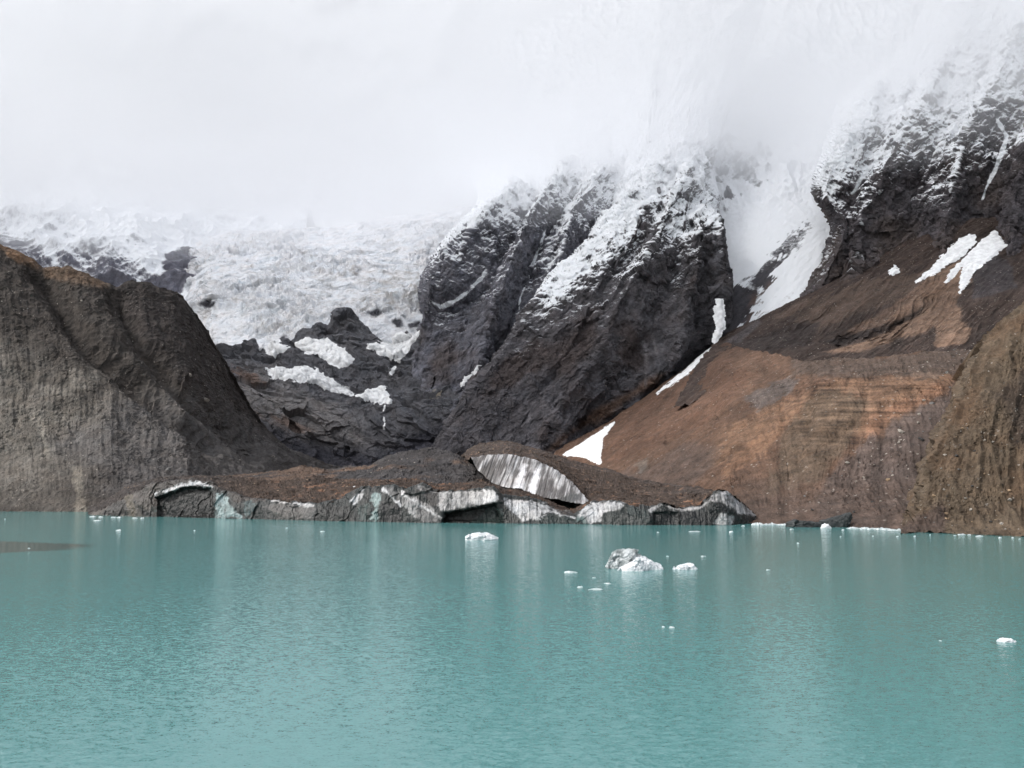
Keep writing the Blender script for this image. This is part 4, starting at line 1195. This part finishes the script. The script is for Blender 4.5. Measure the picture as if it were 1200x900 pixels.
berg('iceberg', [(544, 634), (546, 629), (556, 624.5), (568, 624), (574, 627), (583, 631), (584, 634)], 564, 632.5, 8, M_WICE, 231, 'low white dome shaped iceberg alone before the striped ice cliff', 'iceberg', rough=.04)
berg('iceberg', [(788, 669), (790, 664.5), (797, 663), (800, 666), (806, 661.5), (813, 662.5), (819, 667), (818, 669)], 804, 667, 3, M_WICE, 232, 'low knobbly white iceberg just beside the largest iceberg', 'iceberg')
berg('iceberg', [(921, 619), (923, 613), (930, 610.5), (945, 611), (964, 613), (968, 619)], 945, 617.5, 9, M_BICE, 233, 'long flat black iceberg aground near the brown shore', 'iceberg', rough=.04)
berg('iceberg', [(961, 619), (962, 611), (975, 607), (990, 602), (997, 601.5), (998, 607), (993, 618), (990, 619)], 980, 617.5, 8, M_BICE, 234, 'black wedge shaped iceberg with upturned end near the brown shore', 'iceberg', rough=.04)
berg('iceberg', [(962, 620), (964, 615), (971, 614.5), (975, 620)], 969, 619, 5, M_WICE, 235, 'small white ice block in front of the black icebergs', 'iceberg')
berg('iceberg', [(1169, 753), (1171, 749), (1178, 748.5), (1186, 749.5), (1192, 752.5), (1191, 754)], 1181, 752, 2.2, M_WICE, 236, 'bright white slab of ice floating alone on open teal water', 'iceberg')

FLOE_MESH = {}
for k in range(5):
    rr = random.Random(300 + k)
    pts = []
    for i in range(11):
        a = i / 11 * 6.283
        r = rr.uniform(.32, .5)
        pts.append((math.cos(a) * r, math.sin(a) * r, -.06))
        pts.append((math.cos(a) * r * .8, math.sin(a) * r * .8, rr.uniform(.05, .14)))
    pts.append((rr.uniform(-.2, .2), 0, .2))
    FLOE_MESH[k] = lump('ice_floe', pts, M_FLOE, 310 + k, 2, .05, True)


def floe(px, py, wpx, hpx, label, group, k=None):
    hpx *= 1.35 if group and 'brash' in group else 1.15
    wpx *= 1.35 if group and 'brash' in group else 1
    m = waterY(py) / F
    o = bpy.data.objects.new('ice_floe', FLOE_MESH[(len(COL.objects) if k is None else k) % 5])
    COL.objects.link(o)
    o.location = at_water(px, py)
    w = wpx * m
    o.scale = (w * .95, max(w * .4, .8), hpx * m / .34)
    o.rotation_euler = (0, 0, random.uniform(-.25, .25))
    tag(o, label, 'ice floe', group)


for a in ((668, 671, 22, 2.6, 'pale flat floe nearest to the grey side of the largest iceberg'), (696, 677.5, 6, 1.6, 'tiny floe between the two flat floes by the largest iceberg'), (712, 684.2, 11, 2., 'small bright floe just above the long greenish floe'),
          (680, 688.5, 10, 2.2, 'small white end piece touching the long greenish floe'), (699, 690.8, 22, 2.0, 'long low greenish floe below the largest iceberg'), (777, 735, 5, 2.0, 'tiny white ice bit joined to the brownish floe in open water'),
          (787, 736, 9, 2.8, 'small brownish floe alone in open water below the largest iceberg'), (114, 610.3, 11, 1.6, 'thin white floe off the moraine shore, middle one of three'), (139, 622, 10, 2.0, 'thin white floe off the moraine shore, lowest one of three'),
          (140, 606.6, 8, 1.4, 'thin white floe off the moraine shore, closest to the cliff'), (34, 642.8, 5, 1.3, 'tiny white floe inside the dark slick'), (6, 608.5, 3, 1.2, 'tiny white speck of ice close to the fluted moraine'),
          (378, 623, 7, 1.6, 'small white floe alone off the grey ice cliff'), (336, 619, 4, 1., 'tiny faint floe off the low grey ice cliff'), (228, 622, 3, .9, 'tiny faint ice speck off the dark arched cliff'),
          (782, 652, 4, 1., 'faint ice speck behind the largest iceberg'), (824, 652, 9, 1.1, 'faint flat ice sliver behind the largest iceberg'), (814, 623, 18, 1.2, 'long thin ice sliver before the frosted ice knob'), (857, 623.8, 7, 2.2, 'small white ice lump off the frosted ice knob'),
          (871, 616.6, 6, 1.6, 'small white floe under the frosted ice knob'), (900, 668, 8, 1., 'faint thin floe on open water beside the largest iceberg'), (771, 624, 4, 1.0, 'tiny faint ice bit before the nearly black ice wall'),
          (1102, 751, 4, .8, 'tiny faint ice bit beside the bright white slab')):
    floe(*a, None)
rr = random.Random(5)
for x in np.linspace(884, 918, 11):
    floe(x, 615.0 + .3 * rr.random(), rr.uniform(4, 8), rr.uniform(1.4, 3.2), 'white brash ice piece along the shore between the ice knob and the black icebergs', 'brash ice beside the ice knob')
for x in np.linspace(996, 1054, 16):
    floe(x + rr.uniform(-1, 1), 619.2 + (x - 996) * .045 + rr.uniform(-.5, .6), rr.uniform(5, 11), rr.uniform(1.2, 2.6), 'white brash ice piece along the brown shore past the black wedge iceberg', 'brash ice past the black icebergs')
for x in np.linspace(926, 964, 7):
    floe(x, 616.4 + (x - 926) * .03, rr.uniform(5, 8), rr.uniform(1.5, 3.2), 'white brash ice piece behind the long flat black iceberg', 'brash ice behind the black iceberg')
for x, y, w in ((928, 620.3, 6), (988, 621.5, 5), (1009, 621, 4), (1053, 622, 9), (1069, 621.5, 7), (1052, 629, 4), (1072, 629, 4), (985, 629, 3), (1023, 628.5, 3), (1119, 627.8, 5), (1127, 626.6, 12), (1136, 627, 6), (1148, 628.5, 13), (1166, 626.5, 5), (1172, 630.5, 6),
                (1187, 630.5, 4), (1195, 632, 4), (1090, 627, 3), (935, 637, 4), (1081, 619.4, 4), (1104, 619.9, 5), (1122, 621, 4)):
    floe(x, y, w, rr.uniform(1.0, 2.0), 'small loose white floe off the steep brown shore', 'loose floes off the brown shore')
for x, y, w in ((109, 605.2, 10), (118, 605.6, 8), (133, 606, 9), (158, 606.8, 9), (167, 607, 6)):
    floe(x, y + .4, w, 1.3, 'thin white ice strip at the foot of the mud coated cliff', 'ice strips under the mud coated cliff')
for x, y in ((795, 575), (803, 581), (797, 585), (783, 568), (829, 566), (824, 570), (792, 590)):
    pass

# stones
STONE = []
for k in range(6):
    rr2 = random.Random(400 + k)
    pts = [(rr2.gauss(0, 1), rr2.gauss(0, 1), rr2.gauss(0, 1)) for _ in range(16)]
    pts = [tuple(np.array(p) / np.linalg.norm(p) * rr2.uniform(.42, .55) * np.array([1, .9, .75])) for p in pts]
    for j, m in enumerate(M_STONES):
        me = lump('boulder', pts, m, 410 + k, 2, .06, False)
        STONE.append(me)


def stone(s, px, py, size_px, j, label, group=None, name='boulder', mesh=None):
    d = (s.px - px) ** 2 + (s.py - py) ** 2 + (s.v > s.nmain) * 1e6
    i = np.unravel_index(np.argmin(d), d.shape)
    p = s.P[i]
    size = size_px * p[1] / F
    o = bpy.data.objects.new(name, mesh or STONE[random.randrange(6) * 4 + j])
    COL.objects.link(o)
    o.location = p + s.N[i] * size * .15
    k = random.uniform(.75, 1.1)
    o.scale = (size * 1.05, size * k, size * random.uniform(.8, 1.0))
    o.rotation_euler = (random.uniform(-.3, .3), random.uniform(-.3, .3), random.uniform(0, 6))
    return tag(o, label, 'boulder', group)


stone(LW, 1056, 507, 9, 0, 'large pale boulder on the grey fan below the orange cut')
stone(LW, 1081, 516, 6, 3, 'dark boulder just below the large pale boulder')
stone(LW, 1041, 563, 6, 2, 'tan boulder low on the brown scree near the lake')
stone(LW, 1012, 560, 4, 0, 'small pale boulder on the brown scree beside the tan boulder')
stone(LW, 1077, 496, 5, 0, 'pale boulder just above the large pale boulder')
stone(LW, 1092, 474, 6, 1, 'grey boulder at the top of the grey fan')
stone(RN, 1184, 586, 6, 0, 'biggest pale stone low on the olive slope')
stone(RN, 1175, 578, 5, 2, 'tan stone just above the biggest pale stone')
stone(RN, 1108, 602, 6, 2, 'orange stone near the waterline on the olive slope')
stone(RN, 1160, 612, 5, 3, 'dark rock at the waterline of the olive slope')
stone(LM, 222, 439, 7, 0, 'pale angular boulder high on the dark moraine wall')
stone(LM, 240, 468, 9, 0, 'pale long boulder below the angular one on the moraine wall')
stone(LM, 95, 353, 4, 0, 'pale stone under the grassy crest of the moraine')
stone(LM, 197, 551, 7, 1, 'flat grey boulder on the scree above the arched ice cliff')
stone(LM, 320, 535, 4, 0, 'pale flat stone where the moraine meets the debris')
rs = random.Random(9)


def scatter(s, pl, n, lo, hi, pal, label, group):
    px = np.array(pl)
    got = 0
    while got < n:
        x, y = rs.uniform(px[:, 0].min(), px[:, 0].max()), rs.uniform(px[:, 1].min(), px[:, 1].max())
        if poly(np.array([x]), np.array([y]), pl)[0] < 0:
            continue
        stone(s, x, y, lo + (hi - lo) * rs.random() ** 3, rs.choice(pal), label, group)
        got += 1


scatter(RN, [(1095, 560), (1130, 480), (1200, 400), (1240, 400), (1240, 620), (1080, 616)], 95, 1.6, 5.6, [0, 0, 1, 2, 3], 'small stone scattered on the steep olive slope above the lake', 'stones on the olive slope')
scatter(LW, [(960, 560), (1060, 480), (1120, 420), (1085, 600), (900, 605)], 80, 1.4, 5.2, [0, 0, 1, 3], 'small stone scattered on the brown scree below the orange band', 'stones on the brown scree')
scatter(LW, [(1060, 432), (1110, 408), (1150, 402), (1130, 436)], 16, 1.5, 3., [0, 1], 'small pale stone on the grey gravel bench', 'stones on the gravel bench')
scatter(LM, [(0, 480), (120, 420), (220, 480), (340, 545), (280, 560), (120, 560), (0, 590)], 70, 1.3, 3.2, [0, 0, 1, 1], 'small stone scattered on the grey scree of the moraine wall', 'stones on the moraine wall')
scatter(LM, [(10, 330), (120, 360), (210, 380), (250, 470), (120, 410), (0, 400)], 25, 1.3, 2.6, [0, 1], 'small stone scattered on the dark upper moraine wall', 'stones high on the moraine wall')
CH = [lump('ice_chunk', [(random.Random(i * 7 + j).uniform(-.5, .5), random.Random(i * 7 + j + 99).uniform(-.5, .5), random.Random(i * 7 + j + 199).uniform(-.3, .5)) for j in range(12)], M_WICE, 500 + i, 2, .06) for i in range(3)]
for x, y, w, lb in ((415, 571, 4, 'white ice chunk at the edge of the debris above the greenish cliff'),):
    stone(DF, x, y, w, 0, lb, None, 'ice_chunk', CH[0])['category'] = 'ice chunk'

# ------------------------------------------------------------------ cloud deck over the summits
def cloud(dens, drop, seed, thick, label):
    nx, ny = 90, 90
    X, Yy = np.meshgrid(np.linspace(-4200, 4200, nx), 1150 + 5200 * np.linspace(0, 1, ny) ** 1.6)
    P = np.stack([X, Yy, X * 0], -1)
    base = 715 - drop + 80 * fbm(P, 600, 5, seed) + 75 * sst(2300, 3000, Yy) + 30 * sst(-200, 600, X) + 15 * sst(600, 1000, X) * sst(2400, 2000, Yy)
    top = base + thick + 50 * fbm(P, 900, 3, seed + 1)
    edge = np.minimum(np.minimum(sst(0, 8, np.arange(nx))[None, :], sst(nx - 1, nx - 9, np.arange(nx))[None, :]), np.minimum(sst(0, 14, np.arange(ny))[:, None], sst(ny - 1, ny - 7, np.arange(ny))[:, None]))
    midz = .5 * (base + top)
    lo = midz + (base - midz) * edge - 2
    hi = midz + (top - midz) * edge + 2
    A, B = P.copy(), P.copy()
    A[..., 2], B[..., 2] = lo, hi
    V = np.concatenate([A.reshape(-1, 3), B.reshape(-1, 3)])
    i = np.arange(nx * ny).reshape(ny, nx)
    q = np.stack([i[:-1, :-1], i[1:, :-1], i[1:, 1:], i[:-1, 1:]], -1).reshape(-1, 4)
    t = q[:, ::-1] + nx * ny
    n = nx * ny
    rim = np.concatenate([i[0, :], i[1:, -1], i[-1, -2::-1], i[-2:0:-1, 0]])
    r2 = np.roll(rim, -1)
    side = np.stack([rim, r2, r2 + n, rim + n], -1)
    m = NT('cloud_vapour')
    v = m.n('ShaderNodeVolumePrincipled')
    v.inputs['Color'].default_value = (.955, .963, .978, 1)
    v.inputs['Density'].default_value = dens
    v.inputs['Anisotropy'].default_value = .45
    m.l(v.outputs[0], m.out.inputs['Volume'])
    allq = np.concatenate([q, t, side])
    o = raw_mesh('cloud', V, allq, np.ones((len(V), 3)), np.zeros(len(V)), m.m)
    tag(o, label, kind='stuff')


cloud(.0028, 0, 601, 330, 'low white cloud swallowing the summits')
cloud(.0008, 130, 611, 260, 'thin veil of mist hanging under the white cloud')

# ------------------------------------------------------------------ light, sky, camera
w = bpy.data.worlds.new('World')
SC.world = w
w.use_nodes = True
t = w.node_tree
bg = t.nodes['Background']
sky = t.nodes.new('ShaderNodeTexSky')
sky.sky_type = 'NISHITA'
sky.sun_disc = False
SUN_EL, SUN_AZ = math.radians(44), math.radians(243)
sky.sun_elevation, sky.sun_rotation = SUN_EL, SUN_AZ
sky.air_density, sky.dust_density, sky.ozone_density = 1.0, 3.0, 1.0
hs = t.nodes.new('ShaderNodeHueSaturation')
hs.inputs['Saturation'].default_value = .3
t.links.new(sky.outputs[0], hs.inputs['Color'])
t.links.new(hs.outputs[0], bg.inputs['Color'])
bg.inputs['Strength'].default_value = .15
sl = bpy.data.lights.new('sun', 'SUN')
sl.energy, sl.angle, sl.color = 1.5, math.radians(10), (1, .97, .93)
so = bpy.data.objects.new('sun', sl)
COL.objects.link(so)
so.rotation_euler = (math.pi / 2 - SUN_EL, 0, math.pi - SUN_AZ)

cam = bpy.data.cameras.new('camera')
cam.sensor_width, cam.lens = 36, 36 * F / 1200
cam.clip_start, cam.clip_end = .5, 30000
co = bpy.data.objects.new('camera', cam)
COL.objects.link(co)
co.location = (0, 0, CAMH)
co.rotation_euler = (math.pi / 2 + PITCH, 0, 0)
SC.camera = co
SC.view_settings.view_transform = 'Standard'
SC.view_settings.look = 'None'
SC.view_settings.exposure = 0.6
SC.view_settings.gamma = 1
cy = SC.cycles
cy.max_bounces, cy.diffuse_bounces, cy.glossy_bounces, cy.volume_bounces, cy.transparent_max_bounces = 12, 3, 3, 9, 8
cy.use_denoising = True
